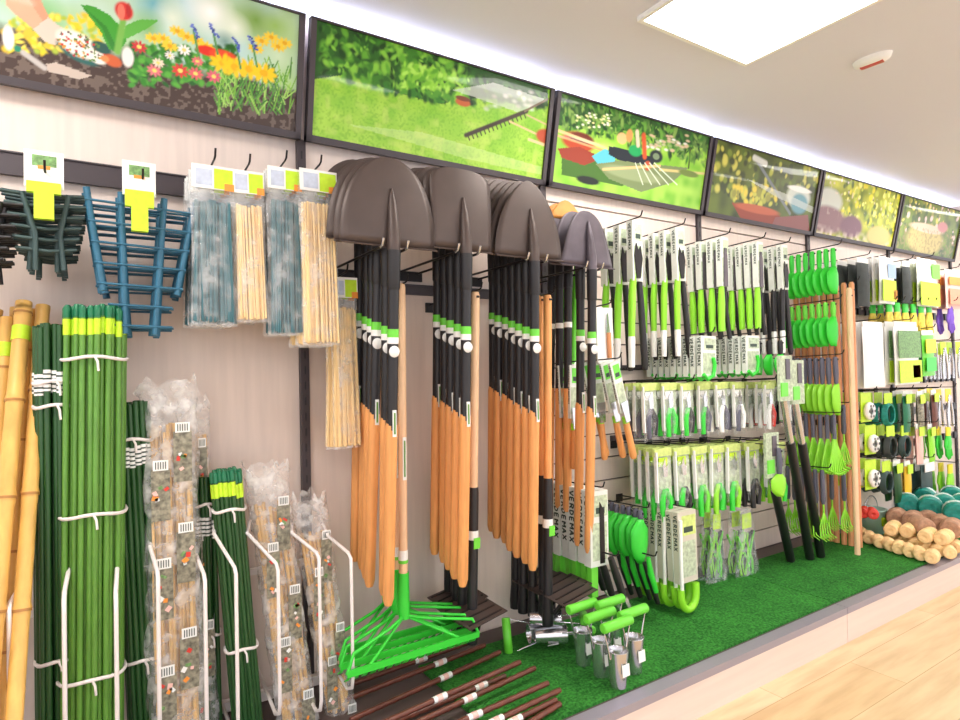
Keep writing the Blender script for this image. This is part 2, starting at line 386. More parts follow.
# 1 gloved hand and spring flowers
p = Pic(340, 126)
p.grad(p.n(5, 1), (190, 222, 226), (170, 204, 130))
for px, py, r_, c in ((60, -20, 40, (190, 225, 240)), (100, 10, 30, (190, 216, 200)), (155, 5, 26, (110, 176, 190)), (215, 14, 30, (255, 255, 255)), (262, 22, 26, (120, 160, 70)), (240, 30, 20, (236, 244, 230)), (175, 20, 22, (226, 238, 220)), (285, 60, 18, (200, 224, 190)), (150, 30, 22, (130, 180, 100)), (230, 45, 14, (120, 156, 150)), (40, 20, 30, (120, 190, 120)), (282, 28, 16, (150, 190, 100))):
    E(0, px, py, r_, r_, c, soft=1)
lo = p.V-.60-.0*p.U
p.fill((lo+.1*(p.n(10, 3)-.5))*12, (70, 52, 44)); p.fill(lo*6*(p.n(40, 4) > .6), (120, 104, 94), .7)
for _ in range(160):
    E(0, random.uniform(-2, 100), random.uniform(18, 58), random.uniform(4, 9), random.uniform(2, 5), random.choice([(236, 206, 40), (244, 224, 90), (170, 190, 60), (226, 190, 50)]), random.uniform(0, 3), soft=.6)
for _ in range(230): E(0, random.uniform(132, 240), random.uniform(50, 92), random.uniform(3, 8), random.uniform(2, 5), random.choice([(52, 130, 36), (90, 170, 56), (38, 96, 34), (70, 150, 50)]), random.uniform(0, 3), soft=.5)
for _ in range(150): 
    x = random.uniform(222, 298); y = random.uniform(82, 122); L_(0, x, y, x+random.uniform(-12, 12), y-random.uniform(8, 26), .007, random.choice([(120, 178, 60), (60, 120, 40), (160, 206, 100), (90, 150, 60)]))
for x, y in ((165, 42), (180, 34), (155, 42), (200, 44), (172, 50), (190, 40), (268, 44), (285, 50), (278, 40), (292, 46), (210, 50), (262, 52)): DZ(0, x, y, 10, (240, 206, 60), (226, 170, 30), .5)
for x, y, r_, c in ((140, 51, 9, (204, 50, 60)), (156, 76, 9, (226, 120, 130)), (160, 68, 7, (240, 220, 200)), (183, 76, 10, (216, 60, 56)), (199, 79, 9, (228, 96, 110)), (218, 82, 9, (224, 90, 120)), (187, 54, 8, (246, 240, 240)), (201, 66, 7, (232, 110, 120)), (172, 60, 6, (240, 230, 230))): DZ(0, x, y, r_, c, (240, 216, 110))
E(0, 212, 55, 14, 6, (222, 50, 36)); E(0, 228, 60, 16, 7, (232, 80, 44))
for x, y in ((228, 68), (240, 72), (255, 74), (270, 78)): DZ(0, x, y, 17, (250, 206, 26), (236, 180, 16), .6)
for x, y in ((197, 33), (217, 32), (241, 47), (258, 45)):
    L_(0, x, y, x+5, y+26, .012, (90, 150, 80))
    for j in range(14): E(0, x-3+j*.6+random.uniform(-2, 2), y-6+j*1.1, 1.6, 1.4, random.choice([(76, 96, 186), (110, 130, 210), (60, 76, 150)]))
PG(0, [(0, 8), (0, -20), (26, -20), (36, 4), (46, 22), (30, 34), (8, 16)], (232, 172, 142)); PG(0, [(10, -20), (26, -20), (46, 22), (40, 27)], (214, 146, 116), .7)
PG(0, [(28, 33), (44, 20), (62, 34), (52, 50), (40, 46)], (214, 198, 184)); E(0, 76, 58, 26, 10, (40, 96, 92), .35); E(0, 76, 49, 26, 14, (244, 238, 228), .35); E(0, 96, 62, 12, 8, (244, 238, 228), .3); E(0, 100, 52, 12, 7, (40, 84, 74), .2)
for _ in range(90):
    a_ = random.uniform(0, 6.3); r_ = math.sqrt(random.random()); E(0, 78+26*r_*math.cos(a_), 51+(13*math.sin(a_)+9*math.cos(a_))*r_, 1.5, 1.5, random.choice([(196, 50, 50), (90, 130, 60), (230, 150, 60), (90, 70, 60)]))
E(0, 2, 42, 7, 15, (240, 236, 226)); E(0, 12, 54, 5, 4, (30, 130, 100)); L_(0, 18, 58, 40, 74, .025, (190, 184, 180)); PG(0, [(42, 70), (52, 68), (90, 82), (78, 86), (44, 78)], (196, 180, 168))
E(0, 128, 62, 7, 12, (236, 232, 226)); E(0, 112, 66, 11, 7, (204, 96, 50), .2); E(0, 104, 64, 5, 4, (230, 140, 80))
PG(0, [(78, 6), (92, 8), (110, 18), (124, 34), (127, 45), (118, 57), (108, 54), (100, 36)], (66, 156, 50)); PG(0, [(78, 6), (100, 30), (112, 56), (118, 56), (106, 30)], (40, 116, 36), .7)
PG(0, [(120, 42), (126, 28), (140, 22), (161, 22), (148, 32), (128, 42)], (96, 176, 70)); L_(0, 123, 24, 117, 56, .03, (120, 180, 80))
E(0, 124, 13, 11, 11, (206, 56, 52)); E(0, 121, 14, 4.5, 10, (232, 120, 100)); E(0, 129, 12, 3, 9, (170, 40, 40), 0, .7)
pics.append(p)
# 2 lawn, hedge, leaning rake
p = Pic(340, 126); p.grad(p.n(9, 21)*.6+p.V*.4, (112, 184, 36), (176, 218, 78)); p.fill((p.n(60, 22)-.5)*3, (96, 164, 36), .4); p.fill((p.n(14, 24)-.6)*4, (206, 222, 110), .35)
PG(1, [(305, 0), (305, 80), (345, 74), (370, 86), (400, 96), (440, 106), (474, 98), (500, 95), (552, 108), (552, 70)], (40, 88, 30))
for n_, xr, yf, cs, rr in ((420, (312, 475), (-.2, .98), [(60, 124, 34), (96, 166, 46), (28, 66, 22), (130, 196, 64), (44, 100, 30)], (3, 9)), (160, (400, 472), (.3, 1), [(146, 210, 64), (120, 190, 50), (90, 160, 40), (170, 224, 90)], (3, 8)), (200, (470, 550), (.3, 1), [(22, 54, 20), (46, 90, 30), (70, 120, 44), (30, 70, 26)], (3, 8)), (50, (380, 452), (.9, 1.1), [(30, 80, 24), (50, 120, 34), (80, 150, 40)], (3, 8))):
    for _ in range(n_):
        x = random.uniform(*xr); bt = 78+(x-312)*.17 if x < 475 else 98+(x-475)*.12; tp = 22+(x-312)*.29; f_ = random.uniform(*yf); r_ = random.uniform(*rr); E(1, x, tp+(bt-tp)*f_, r_, r_*random.uniform(.4, .8), random.choice(cs), random.uniform(0, 3), soft=.6)
E(1, 463, 104, 9, 5, (190, 96, 50)); E(1, 463, 100, 9, 3, (120, 60, 36))
PG(1, [(452, 91), (495, 83), (548, 100), (540, 108), (520, 114), (480, 100)], (206, 214, 206), .6)  # ceiling light reflection painted into the print as a pale veil
for _ in range(30): E(1, random.uniform(485, 540), random.uniform(90, 112), 4, 3, random.choice([(216, 210, 206), (236, 236, 230), (170, 190, 150)]), soft=.8, a=.6)
L_(1, 466, 139, 530, 113, .03, (64, 52, 40)); L_(1, 528, 113, 552, 100, .016, (120, 104, 84))
for j in range(15): x = 468+j*4.2; y = 139-j*1.7; L_(1, x, y, x+2, y+5, .010, (60, 50, 38))
L_(1, 512, 124, 550, 142, .014, (222, 190, 140)); L_(1, 530, 117, 552, 128, .012, (206, 176, 130)); E(1, 550, 140, 12, 9, (184, 78, 46)); L_(1, 532, 143, 552, 150, .02, (226, 196, 150))
PG(1, [(340, 128), (420, 136), (545, 172), (545, 180), (470, 165)], (222, 236, 170), .3)
pics.append(p)
# 3 wheelbarrow with tools
p = Pic(300, 112); p.grad(p.n(9, 31), (116, 186, 46), (170, 214, 84)); PG(2, [(550, 80), (550, 125), (620, 130), (712, 150), (712, 120)], (46, 90, 36))
for _ in range(420):
    x = random.uniform(556, 712); f_ = random.random(); r_ = random.uniform(2, 6); tp = 92+(x-556)*.3; E(2, x, tp+f_*(30 if x > 600 else 36), r_, r_*.6, random.choice([(60, 120, 40), (30, 66, 30), (104, 164, 60), (90, 130, 60), (130, 170, 80), (40, 86, 34)]), random.uniform(0, 3), soft=.6)
for _ in range(50): E(2, random.uniform(570, 610), random.uniform(112, 128), 2, 1.4, random.choice([(244, 244, 226), (230, 226, 160), (150, 190, 110)]), soft=.6)
for _ in range(50): E(2, random.uniform(640, 690), random.uniform(135, 152), 3, 1.8, random.choice([(226, 226, 220), (190, 186, 150), (140, 170, 110), (206, 180, 150)]), soft=.6)
PG(2, [(556, 150), (600, 160), (640, 176), (620, 190), (556, 178)], (70, 110, 40)); PG(2, [(592, 166), (612, 162), (690, 170), (672, 186), (640, 196), (606, 182)], (120, 136, 90)); E(2, 632, 177, 34, 8, (146, 160, 116))
E(2, 574, 143, 20, 12, (184, 74, 44)); E(2, 577, 139, 15, 7, (110, 44, 30)); L_(2, 545, 128, 604, 150, .022, (230, 196, 140)); L_(2, 545, 134, 600, 152, .016, (210, 160, 110)); PG(2, [(552, 150), (575, 148), (600, 160), (580, 168), (556, 160)], (150, 60, 40))
PG(2, [(588, 158), (602, 150), (614, 156), (612, 164), (594, 166)], (90, 186, 206)); PG(2, [(606, 147), (622, 150), (656, 160), (652, 168), (616, 162), (606, 156)], (36, 42, 52)); E(2, 656, 158, 8, 8, (36, 44, 50)); E(2, 656, 158, 4, 4, (120, 140, 110))
E(2, 620, 139, 6, 7, (236, 186, 130)); E(2, 628, 136, 4, 8, (214, 150, 90)); E(2, 634, 152, 8, 7, (30, 160, 90)); L_(2, 643, 136, 644, 158, .05, (204, 88, 46)); L_(2, 636, 132, 637, 146, .04, (226, 206, 180)); E(2, 647, 168, 4, 6, (190, 80, 44))
E(2, 584, 184, 14, 5, (36, 40, 36)); L_(2, 660, 172, 706, 176, .022, (212, 196, 130)); L_(2, 600, 172, 660, 168, .02, (226, 190, 130)); E(2, 690, 176, 12, 4, (110, 130, 60))
for j in range(5): L_(2, 634+j*5, 165, 642+j*9, 188, .009, (226, 236, 214))
L_(2, 692, 150, 690, 170, .02, (70, 90, 30)); E(2, 694, 158, 4, 8, (90, 140, 50), 0, .7)
pics.append(p)
# 4 terracotta pots and a cup
p = Pic(); p.grad(p.n(6, 41), (36, 48, 18), (104, 120, 40)); speck(p, 120, (0, 1), (0, .7), [(120, 140, 50), (60, 70, 30), (176, 180, 70), (200, 196, 90), (90, 110, 40)], .04, .1, 18)
speck(p, 50, (.2, .6), (.45, .75), [(226, 206, 70), (200, 200, 80), (150, 150, 60)], .04, .1, 19)
p.poly([(.2, .8), (.66, .84), (.72, 1), (.3, 1)], (146, 60, 34)); p.ell(.44, .82, .24, .07, (190, 96, 60)); p.poly([(.62, .88), (.95, .74), (1, 1), (.6, 1)], (140, 84, 80))
p.line(.36, .12, .76, .78, .035, (120, 128, 130)); p.line(.34, .1, .45, .14, .06, (210, 214, 210)); p.ell(.82, .5, .14, .2, (206, 214, 206)); p.ell(.84, .6, .1, .18, (110, 160, 176)); p.ell(.82, .38, .14, .05, (240, 240, 236))
p.poly([(.3, .42), (.7, .5), (1, .6), (1, .7), (.6, .58)], (220, 226, 220), .5)  # translucent pale shape: lamp reflection painted over pots, tool and cup
pics.append(p)
# 5 gloves and yellow shrubs
p = Pic(); p.grad(p.n(7, 51), (84, 110, 26), (206, 206, 60)); speck(p, 160, (.25, 1), (0, .75), [(226, 214, 50), (150, 170, 50), (190, 200, 70), (90, 110, 40), (240, 236, 130)], .03, .09, 20)
p.ell(.1, .45, .18, .25, (196, 200, 190)); p.ell(.12, .75, .26, .26, (136, 100, 104)); p.ell(.42, .78, .16, .22, (120, 84, 96)); p.fill((p.V-.82)*10*(p.n(14, 55)-.2), (226, 206, 190), .8); p.ell(.8, .84, .18, .2, (206, 180, 110))
pics.append(p)
# 6 basket and shrubs
p = Pic(); p.grad(p.n(7, 61), (40, 66, 18), (130, 156, 46)); speck(p, 120, (0, 1), (0, .7), [(226, 214, 90), (60, 90, 30), (150, 150, 60), (230, 200, 190)], .03, .09, 22)
p.ell(.45, .72, .34, .34, (196, 180, 110)); p.ell(.45, .5, .32, .1, (226, 196, 170)); p.ell(.7, .4, .1, .12, (200, 130, 130)); p.fill((p.n(24, 66)-.55)*6*(p.V > .5), (150, 130, 80), .6)
pics.append(p)
PRINT = bpy.data.materials.new('glossy print'); PRINT.use_nodes = True; nt = PRINT.node_tree; b_ = nt.nodes['Principled BSDF']
ca = nt.nodes.new('ShaderNodeVertexColor'); ca.layer_name = 'print'; nt.links.new(ca.outputs[0], b_.inputs['Base Color']); b_.inputs['Roughness'].default_value = 0.35
b_.inputs['Coat Weight'].default_value = 0.25; b_.inputs['Specular IOR Level'].default_value = 0.2; b_.inputs['Coat Roughness'].default_value = 0.04
names = ['header panel picturing a gloved hand planting tulips and daisies', 'header panel picturing a lawn with hedge and leaning rake', 'header panel picturing a wheelbarrow full of garden tools',
         'header panel picturing terracotta pots and a blue cup', 'header panel picturing gloves before yellow shrubs', 'header panel picturing a wicker basket, rightmost in view']
sl = math.atan2(ZT-ZB, YB-YT)      # leaning forward at the top
H_ = math.hypot(ZT-ZB, YT-YB)
tilt = math.atan2(YT-YB, ZT-ZB)
for i in range(6):
    root = thing('header_panel', names[i], 'picture panel', (X0-1+i+.5, YB, ZB), (-tilt, 0, 0), 'garden picture panels above the wall'); 
    w = .982
    mb = MB()
    for x in (-1, 1): mb.box((x*(w/2-.009), 0, H_/2), (.018, .03, H_), UPR)
    mb.box((0, 0, .010), (w, .03, .020), UPR); mb.box((0, 0, H_-.003), (w, .03, .006), UPR); mb.box((0, .008, H_/2), (w, .006, H_-.01), UPR)
    mb.build('frame', root)
    P = pics[i]; nu, nv = P.nu, P.nv
    xs = np.linspace(-w/2+.017, w/2-.017, nu); zs = np.linspace(H_-.005, .019, nv)
    vs = np.zeros((nv, nu, 3)); vs[..., 0] = xs[None, :]; vs[..., 1] = -.006; vs[..., 2] = zs[:, None]
    idx = np.arange(nu*nv).reshape(nv, nu); fs = np.stack([idx[1:, :-1], idx[1:, 1:], idx[:-1, 1:], idx[:-1, :-1]], -1).reshape(-1, 4)
    me = bpy.data.meshes.new('picture'); me.from_pydata(vs.reshape(-1, 3).tolist(), [], fs.tolist())
    at_ = me.color_attributes.new('print', 'FLOAT_COLOR', 'POINT'); col = np.ones((nu*nv, 4)); col[:, :3] = np.clip(P.c.reshape(-1, 3), 0, 1); at_.data.foreach_set('color', col.ravel().astype(np.float32))
    me.materials.append(PRINT); o = bpy.data.objects.new('picture', me); COL.objects.link(o); o.parent = root
    mb = MB(); mb.box((X0-1+i+.5, YT+.05, ZT+.004), (.95, .03, .010), UPR); mb.box((X0-1+i+.5, YT+.05, ZT+.012), (.94, .02, .006), LEDS)
    tag(mb.build('led_strip'), f'lit LED strip above the {names[i][13:]}', 'light strip', 'LED strips above the header panels')

# ceiling fittings
def ceiling_light(x, y, lab, s=.6):
    t = thing('ceiling_light', lab, 'ceiling light', (x, y, ZC), group='square ceiling panels')
    mb = MB()
    for a in (-1, 1): mb.box((a*(s/2-.008), 0, -.008), (.016, s, .018), WHT); mb.box((0, a*(s/2-.008), -.008), (s-.032, .016, .018), WHT)
    mb.build('frame', t); mb = MB(); mb.box((0, 0, -.006), (s-.034, s-.034, .008), LED); mb.build('diffuser', t)
ceiling_light(2.1435-.3, -.566-.3, 'large square lit ceiling panel at the top of the photo')
for i, (x, y) in enumerate(((4.55, -.86), (7.0, -.86), (-.6, -.86), (-.6, -3.2), (1.84, -3.2), (4.3, -3.2), (6.7, -3.2))):
    ceiling_light(x, y, ['lit square ceiling panel beyond the red alarm', 'lit square ceiling panel at the far right end over the wall', 'lit square ceiling panel over the bamboo poles', 'lit square ceiling panel behind the viewer on the left', 'lit square ceiling panel straight behind the viewer', 'lit square ceiling panel behind the viewer over the aisle', 'lit square ceiling panel behind the viewer at the far end'][i])
pa = atz(872, 58, ZC)
t = thing('ceiling_alarm', 'small white ceiling alarm with red lens beside the lit panel', 'alarm', (pa.x, pa.y, ZC), (0, 0, .1)); t.scale = (.62, 1.15, .8)
mb = MB(); mb.lathe([(.0, -.035), (.035, -.033), (.055, -.022), (.06, 0)], (0, 0, 0), WHT, 24); mb.build('housing', t)
mb = MB(); mb.box((-.004, 0, -.031), (.03, .068, .014), REDL); mb.build('lens', t)

# ------------------------------------------------------------ trellises
def header_card(w, h, y, parent, z=0, bandc=LIMEL, fold=0.05):
    mb = MB(); mb.box((0, y, z-h/2+.02), (w, .003, h), WHT)
    mb.patch(-w*.3, z-h*.42+.02, w*.32, z-h*.12+.02, y-.002, PICG); mb.patch(-w*.16, z-h*.5+.02, w*.16, z-h*.4+.02, y-.0022, ORG)
    mb.box((0, y-.008, z-h-fold/2+.03), (w*.86, .016, fold), bandc); mb.box((0, y-.008, z-h-fold-.0), (w*.5, .018, .06), bandc)
    return mb.build('header_card', parent)
def trellis_fan(m=DGRN, w=.17, h=.21):
    t = thing('plant_trellis', 'x', 'trellis'); mb = MB()
    for s in (-1, 1): mb.tube([(s*w*.26, 0, -.03), (s*w*.14, 0, -h*.6), (s*w*.16, 0, -h)], .006, m, 6)
    for j in range(6):
        z = -.035-j*.026; L = w*(.5-.035*j); mb.tube([(-L, .004, z+.006), (0, .004, z), (L, .004, z+.006)], .0045, m, 6)
    mb.build('lattice', t); return t
def trellis_grid(m=BLUE, w=.26, h=.37):
    t = thing('plant_trellis', 'x', 'trellis'); mb = MB()
    for u in (-.5, -.2, .2, .5):
        mb.tube([(u*w*.92, 0, 0-.02), (u*w*(.62), 0, -h*(.72 if abs(u) > .3 else 1))], .0085, m, 6)
    for j in range(7):
        z = -.05-j*.05; L = w*(.47-.028*j)
        if j > 4: L = w*.27
        mb.tube([(-L, -.006, z), (L, -.006, z)], .0032, m, 6)
    mb.build('lattice', t); return t
G = 'plant trellises hanging at the upper left'
t = trellis_fan(); stack(t, at(46, 181, -.24), 7, .026, 'small dark green fan trellis', G, hk='black hook holding the small dark green fan trellises', rj=.05)
c = thing('trellis_card', 'white and lime card hanging before the dark green fan trellises', 'card', at(44, 160, -.262)); header_card(.075, .085, 0, c, fold=.025)
t = trellis_grid(); stack(t, at(142, 188, -.24), 6, .03, 'petrol blue grid trellis', G, hk='black hook holding the petrol blue trellises', rj=.03)
c = thing('trellis_card', 'white and lime header card hanging before the blue trellises', 'card', at(139, 170, -.268)); header_card(.072, .085, 0, c, fold=.04)
t = trellis_fan(BLKP); stack(t, at(-24, 184, -.24), 5, .03, 'black fan trellis cut by the left photo edge', G, hk='black hook at the left photo edge', rj=.06)

# ------------------------------------------------------------ bagged sticks
def stick_bag(m, w, h, nst=46, top=0.09):
    t = thing('stick_bag', 'x', 'bag of sticks')
    mb = MB(); q = random.Random(int(w*1e4)+int(h*1000))
    for i in range(nst):
        x = (q.random()-.5)*w*.86; y = (q.random()-.5)*.018; x2 = x*1.05+q.uniform(-.004, .004)
        zt = -top-q.uniform(0, .012); mb.tube([(x*.96, y, zt), (x2, y+q.uniform(-.002, .002), -h+.006+q.uniform(0, .006))], .0032, m, 5, True)
    o = mb.build('sticks', t); o['kind'] = 'stuff'
    g = []
    mb = MB(); n = 10
    for side in (-1, 1):
        g = []
        for j in range(n+1):
            v = j/n; z = -.01-v*(h-.01); th = .014*min(1, v*8)*min(1, (1-v)*10+.25)
            g.append([((u-.5)*w*(1+.03*math.sin(v*9)), side*(th*(1-abs(2*u-1)**3)+.001)+.0015*math.sin(13*u+9*v*side), z) for u in [k_/8 for k_ in range(9)]])
        N = len(mb.v); flat = [p for r_ in g for p in r_]
        fs = [(i*9+k_, i*9+k_+1, (i+1)*9+k_+1, (i+1)*9+k_) for i in range(n) for k_ in range(8)]
        mb.add(flat, fs, FILM, True)
    mb.build('plastic_sleeve', t)
    mb = MB(); mb.box((0, -.012, -.032), (w*.98, .004, .062), WHT); mb.patch(w*.02, -.061, w*.46, -.008, -.0145, LIMEL)
    mb.patch(-w*.4, -.055, -w*.02, -.012, -.0145, mat('lilac print', (196, 206, 226), .5, var=.2, scale=35)); mb.patch(w*.26, -.064, w*.49, -.045, -.0147, ORG)
    mb.build('header_card', t); return t
G = 'bags of plant sticks beside the shovels'
for px, py, w, h, m, n, d, Y in ((213, 175, .105, .42, TEALS, 6, 'clear bag of teal sticks next to the blue trellis', -.25), (247, 180, .085, .41, NATS, 4, 'clear bag of natural sticks between two teal ones', -.25),
                              (283, 176, .095, .47, TEALS, 4, 'clear bag of teal sticks right of the natural ones', -.25), (317, 180, .11, .5, NATS, 4, 'large clear bag of natural sticks beside the big shovels', -.27),
                              (343, 286, .085, .52, NATS, 3, 'narrow clear bag of natural sticks hanging lower, half behind', -.2)):
    t = stick_bag(m, w, h); stack(t, at(px, py-8, Y), n, .03, d, G, hk=f'black hook holding the {d[6:]}', rj=.03)

# ------------------------------------------------------------ canes standing in the rack
def to_floor(p1, p2, z=ZP):
    t = (z-p2.z)/(p2.z-p1.z); return p2+(p2-p1)*t
def bamboo(px1, py1, Y1, px2, py2, Y2, r, lab, band=True):
    a = at(px1, py1, Y1); b = to_floor(a, at(px2, py2, Y2)); L = (a-b).length
    t = thing('bamboo_pole', lab, 'bamboo pole', b, group='thick bamboo poles at the left edge')
    mb = MB(); ax = (a-b).normalized(); n = 6; pts = []; rs = []; s = 0; q = random.Random(int(px1*7)); z = 0
    while z < L-.02:
        seg = q.uniform(.2, .3); z1 = min(L, z+seg)
        pts += [ax*z, ax*(z+.008), ax*(z+.02), ax*(z1-.02), ax*(z1-.006)]; rs += [r*1.0, r*1.12, r*.97, r*.93, r*1.0]
        z = z1
        r *= .985
    pts.append(ax*L); rs.append(r*.98)
    mb.tube(pts, rs, BAMB, 12); mb.build('cane', t)
    for i in range(0, len(pts)-1, 5):
        mb = MB(); mb.tube([pts[i]+ax*.001, pts[i]+ax*.007], rs[i]*1.13, BAMBN, 12, False); mb.build('node_ring', t)
    if band: mb = MB(); c0 = ax*(L-.1); mb.tube([c0, c0+ax*.035], r*1.1, LIMEL, 12); o = mb.build('label_band', t); o['label'] = 'lime label band'
for i, a in enumerate(((-4, 310, -.08, -45, 600, -.25, .016, 'bamboo pole at the very left edge, darker', True), (8, 318, -.1, -18, 640, -.27, .017, 'bamboo pole with lime label, second from the left edge', True), (24, 302, -.13, 0, 560, -.3, .019, 'thickest bamboo pole with lime label band', True),
                        (32, 310, -.08, 12, 560, -.25, .014, 'thin bamboo pole behind the thickest one', False), (43, 306, -.1, 28, 520, -.26, .017, 'bamboo pole next to the dark green canes', False), (16, 308, -.05, -8, 600, -.2, .014, 'bamboo pole farthest back against the wall', False))):
    bamboo(*a)

def cane_bundle(px, pyt, Y, W_, n, r, m, lab, pxb=None, Yb=None, cap=None, label='lime', ties=(.3,), h_off=0):
    a = at(px, pyt, Y); b = at(pxb if pxb else px, 700, Yb if Yb else Y); b = to_floor(a, b); L = (a-b).length
    t = thing('cane_bundle', lab, 'bundle of canes', b, group='bundles of coated canes in the rack'); ax = (a-b).normalized(); q = random.Random(int(px))
    pos = []; k_ = 0
    while len(pos) < n and k_ < 5000:
        k_ += 1; an = q.uniform(0, 2*pi); rr = math.sqrt(q.random()); p_ = (W_/2*rr*math.cos(an), W_/2*.75*rr*math.sin(an))
        if all((p_[0]-o_[0])**2+(p_[1]-o_[1])**2 > (1.75*r)**2 for o_ in pos): pos.append(p_)
    for x, y in pos:
        dz = q.uniform(-.006, .006); top = Vector((x*1.02, y, 0))+ax*(L+dz); bt = Vector((x, y, 0))
        mb = MB(); mb.tube([bt, (bt+top)/2+Vector((q.uniform(-.002, .002), 0, 0)), top], r, m, 8)
        c = mb.build('cane', t)
        if cap:
            mb = MB(); mb.tube([top-ax*.018, top+ax*.004, top+ax*.01], [r*1.18, r*1.18, r*.7], CAPG, 8); cc = mb.build('cap', c)
        if label and y < W_*.1:
            mb = MB()
            if label == 'lime': mb.tube([top-ax*.06, top-ax*.022], r*1.15, LIMEL, 8, False)
            else:
                mb.tube([top-ax*.16, top-ax*.11], r*1.15, WHT, 8, False)
                for j in range(4): mb.tube([top-ax*(.155-j*.011), top-ax*(.151-j*.011)], r*1.18, TXT, 8, False)
            mb.build('label', c)
    for f_ in ties:
        mb = MB(); c0 = ax*(L*(1-f_)); pts = [c0+Vector((W_*.55*math.cos(a_), W_*.45*math.sin(a_), .004*math.sin(3*a_))) for a_ in [2*pi*k_/24 for k_ in range(25)]]
        mb.tube(pts, .0045, WIRE, 6, False, 1.0)
        mb.tube([pts[18], pts[18]+Vector((.006, -.008, -.012)), pts[18]+Vector((.008, -.004, -.035))], .003, WIRE, 6)
        mb.build('tie', t)
    return t
cane_bundle(57, 326, -.2, .085, 30, .0068, GRN_D, 'dark green cane bundle with crossed white tie, next to the bamboo', pxb=60, label='white', ties=(.12, .17, .7))
cane_bundle(95, 311, -.22, .125, 60, .0068, GRN_B, 'bright leaf green cane bundle with dark caps and lime labels', pxb=92, cap=True, ties=(.1, .42, .75))
cane_bundle(130, 403, -.17, .085, 30, .0068, GRN_D, 'dark green cane bundle with barcode band right of the bright green one', pxb=146, label='white', ties=(.1, .7))
cane_bundle(205, 478, -.14, .05, 16, .006, GRN_D, 'thin dark green cane bundle behind the capped one', pxb=212, label='white', ties=(.1, .6))
cane_bundle(226, 474, -.2, .075, 30, .006, GRN_D, 'short dark green cane bundle with teal caps', pxb=246, cap=True, ties=(.13, .65))

def cane_bag(px, pyt, Y, pxb, Yb, W_, n, lab, hbag=.1, labels=3):
    a = at(px, pyt, Y); b = at(pxb, 700, Yb); b = to_floor(a, b); L = (a-b).length; ax = (a-b).normalized(); q = random.Random(int(px*3))
    t = thing('cane_bag', lab, 'bag of canes', b, group='plastic-wrapped bamboo canes in the rack')
    for i in range(n):
        x = (i/(n-1)-.5)*W_*.8; y = q.uniform(-.5, .5)*W_*.4; r = q.uniform(.0045, .0065)
        mb = MB(); top = Vector((x, y, 0))+ax*(L-hbag-q.uniform(0, .03)); bt = Vector((x*.9, y, 0)); pts = [bt.lerp(top, k_/8) for k_ in range(9)]
        mb.tube(pts, [r*(1.12 if k_ % 2 else .95) for k_ in range(9)], BAMB, 7); mb.build('cane', t)
    mb = MB(); S = 20; rows = 26; vs = []
    for j in range(rows+1):
        v = j/rows; z = ax*(L*v); top = max(0, (v*L-(L-hbag))/hbag)
        for k_ in range(S):
            a_ = 2*pi*k_/S; cr = 1+.1*q.uniform(-1, 1)+.12*top*q.uniform(-1, 1); rx = W_*.56*(1+.12*top)*cr; ry = W_*.42*(1-.8*top)*cr
            vs.append(z+Vector((rx*math.cos(a_), ry*math.sin(a_), .03*top*q.uniform(-1, 1)+.012*q.uniform(-1, 1)*(v > 0))))
    mb.add(vs, [(j*S+k_, j*S+(k_+1) % S, (j+1)*S+(k_+1) % S, (j+1)*S+k_) for j in range(rows) for k_ in range(S)], FILMW, True)
    mb.build('plastic_wrap', t)
    for i in range(labels*2):
        z0 = L-hbag-.06-(i//2)*.26-q.uniform(0, .04)-(i % 2)*.1; x = (-.24 if i % 2 else .2)*W_; c = ax*z0+Vector((x, -W_*.46, 0)); mb = MB(); lw = W_*.36
        mb.box(c, (lw, .002, .13), PICM)
        for j in range(5): mb.box(c+Vector((q.uniform(-.3, .3)*lw, -.002, q.uniform(-.05, .05))), (lw*q.uniform(.15, .35), .002, q.uniform(.006, .014)), [REDP, PINK, PICG, ORG, WHT][j], rot=(0, q.uniform(-1, 1), 0))
        mb.box(c+Vector((0, -.002, .075)), (lw*.8, .002, .026), WHT)
        for j in range(5): mb.box(c+Vector(((j-2)*lw*.13, -.0035, .075)), (lw*.05, .001, .018), TXT)
        mb.build('printed_label', t)
    return t
cane_bag(168, 385, -.16, 178, -.22, .12, 12, 'tall plastic-wrapped bamboo cane bundle with crumpled top', labels=4)
cane_bag(192, 398, -.10, 205, -.14, .07, 7, 'narrow plastic-wrapped cane bundle behind the tall one', labels=3)
cane_bag(265, 466, -.15, 295, -.2, .10, 10, 'plastic-wrapped cane bundle right of the teal capped canes', labels=3)
cane_bag(308, 498, -.15, 338, -.2, .085, 9, 'shortest plastic-wrapped cane bundle at the rack end', labels=3)

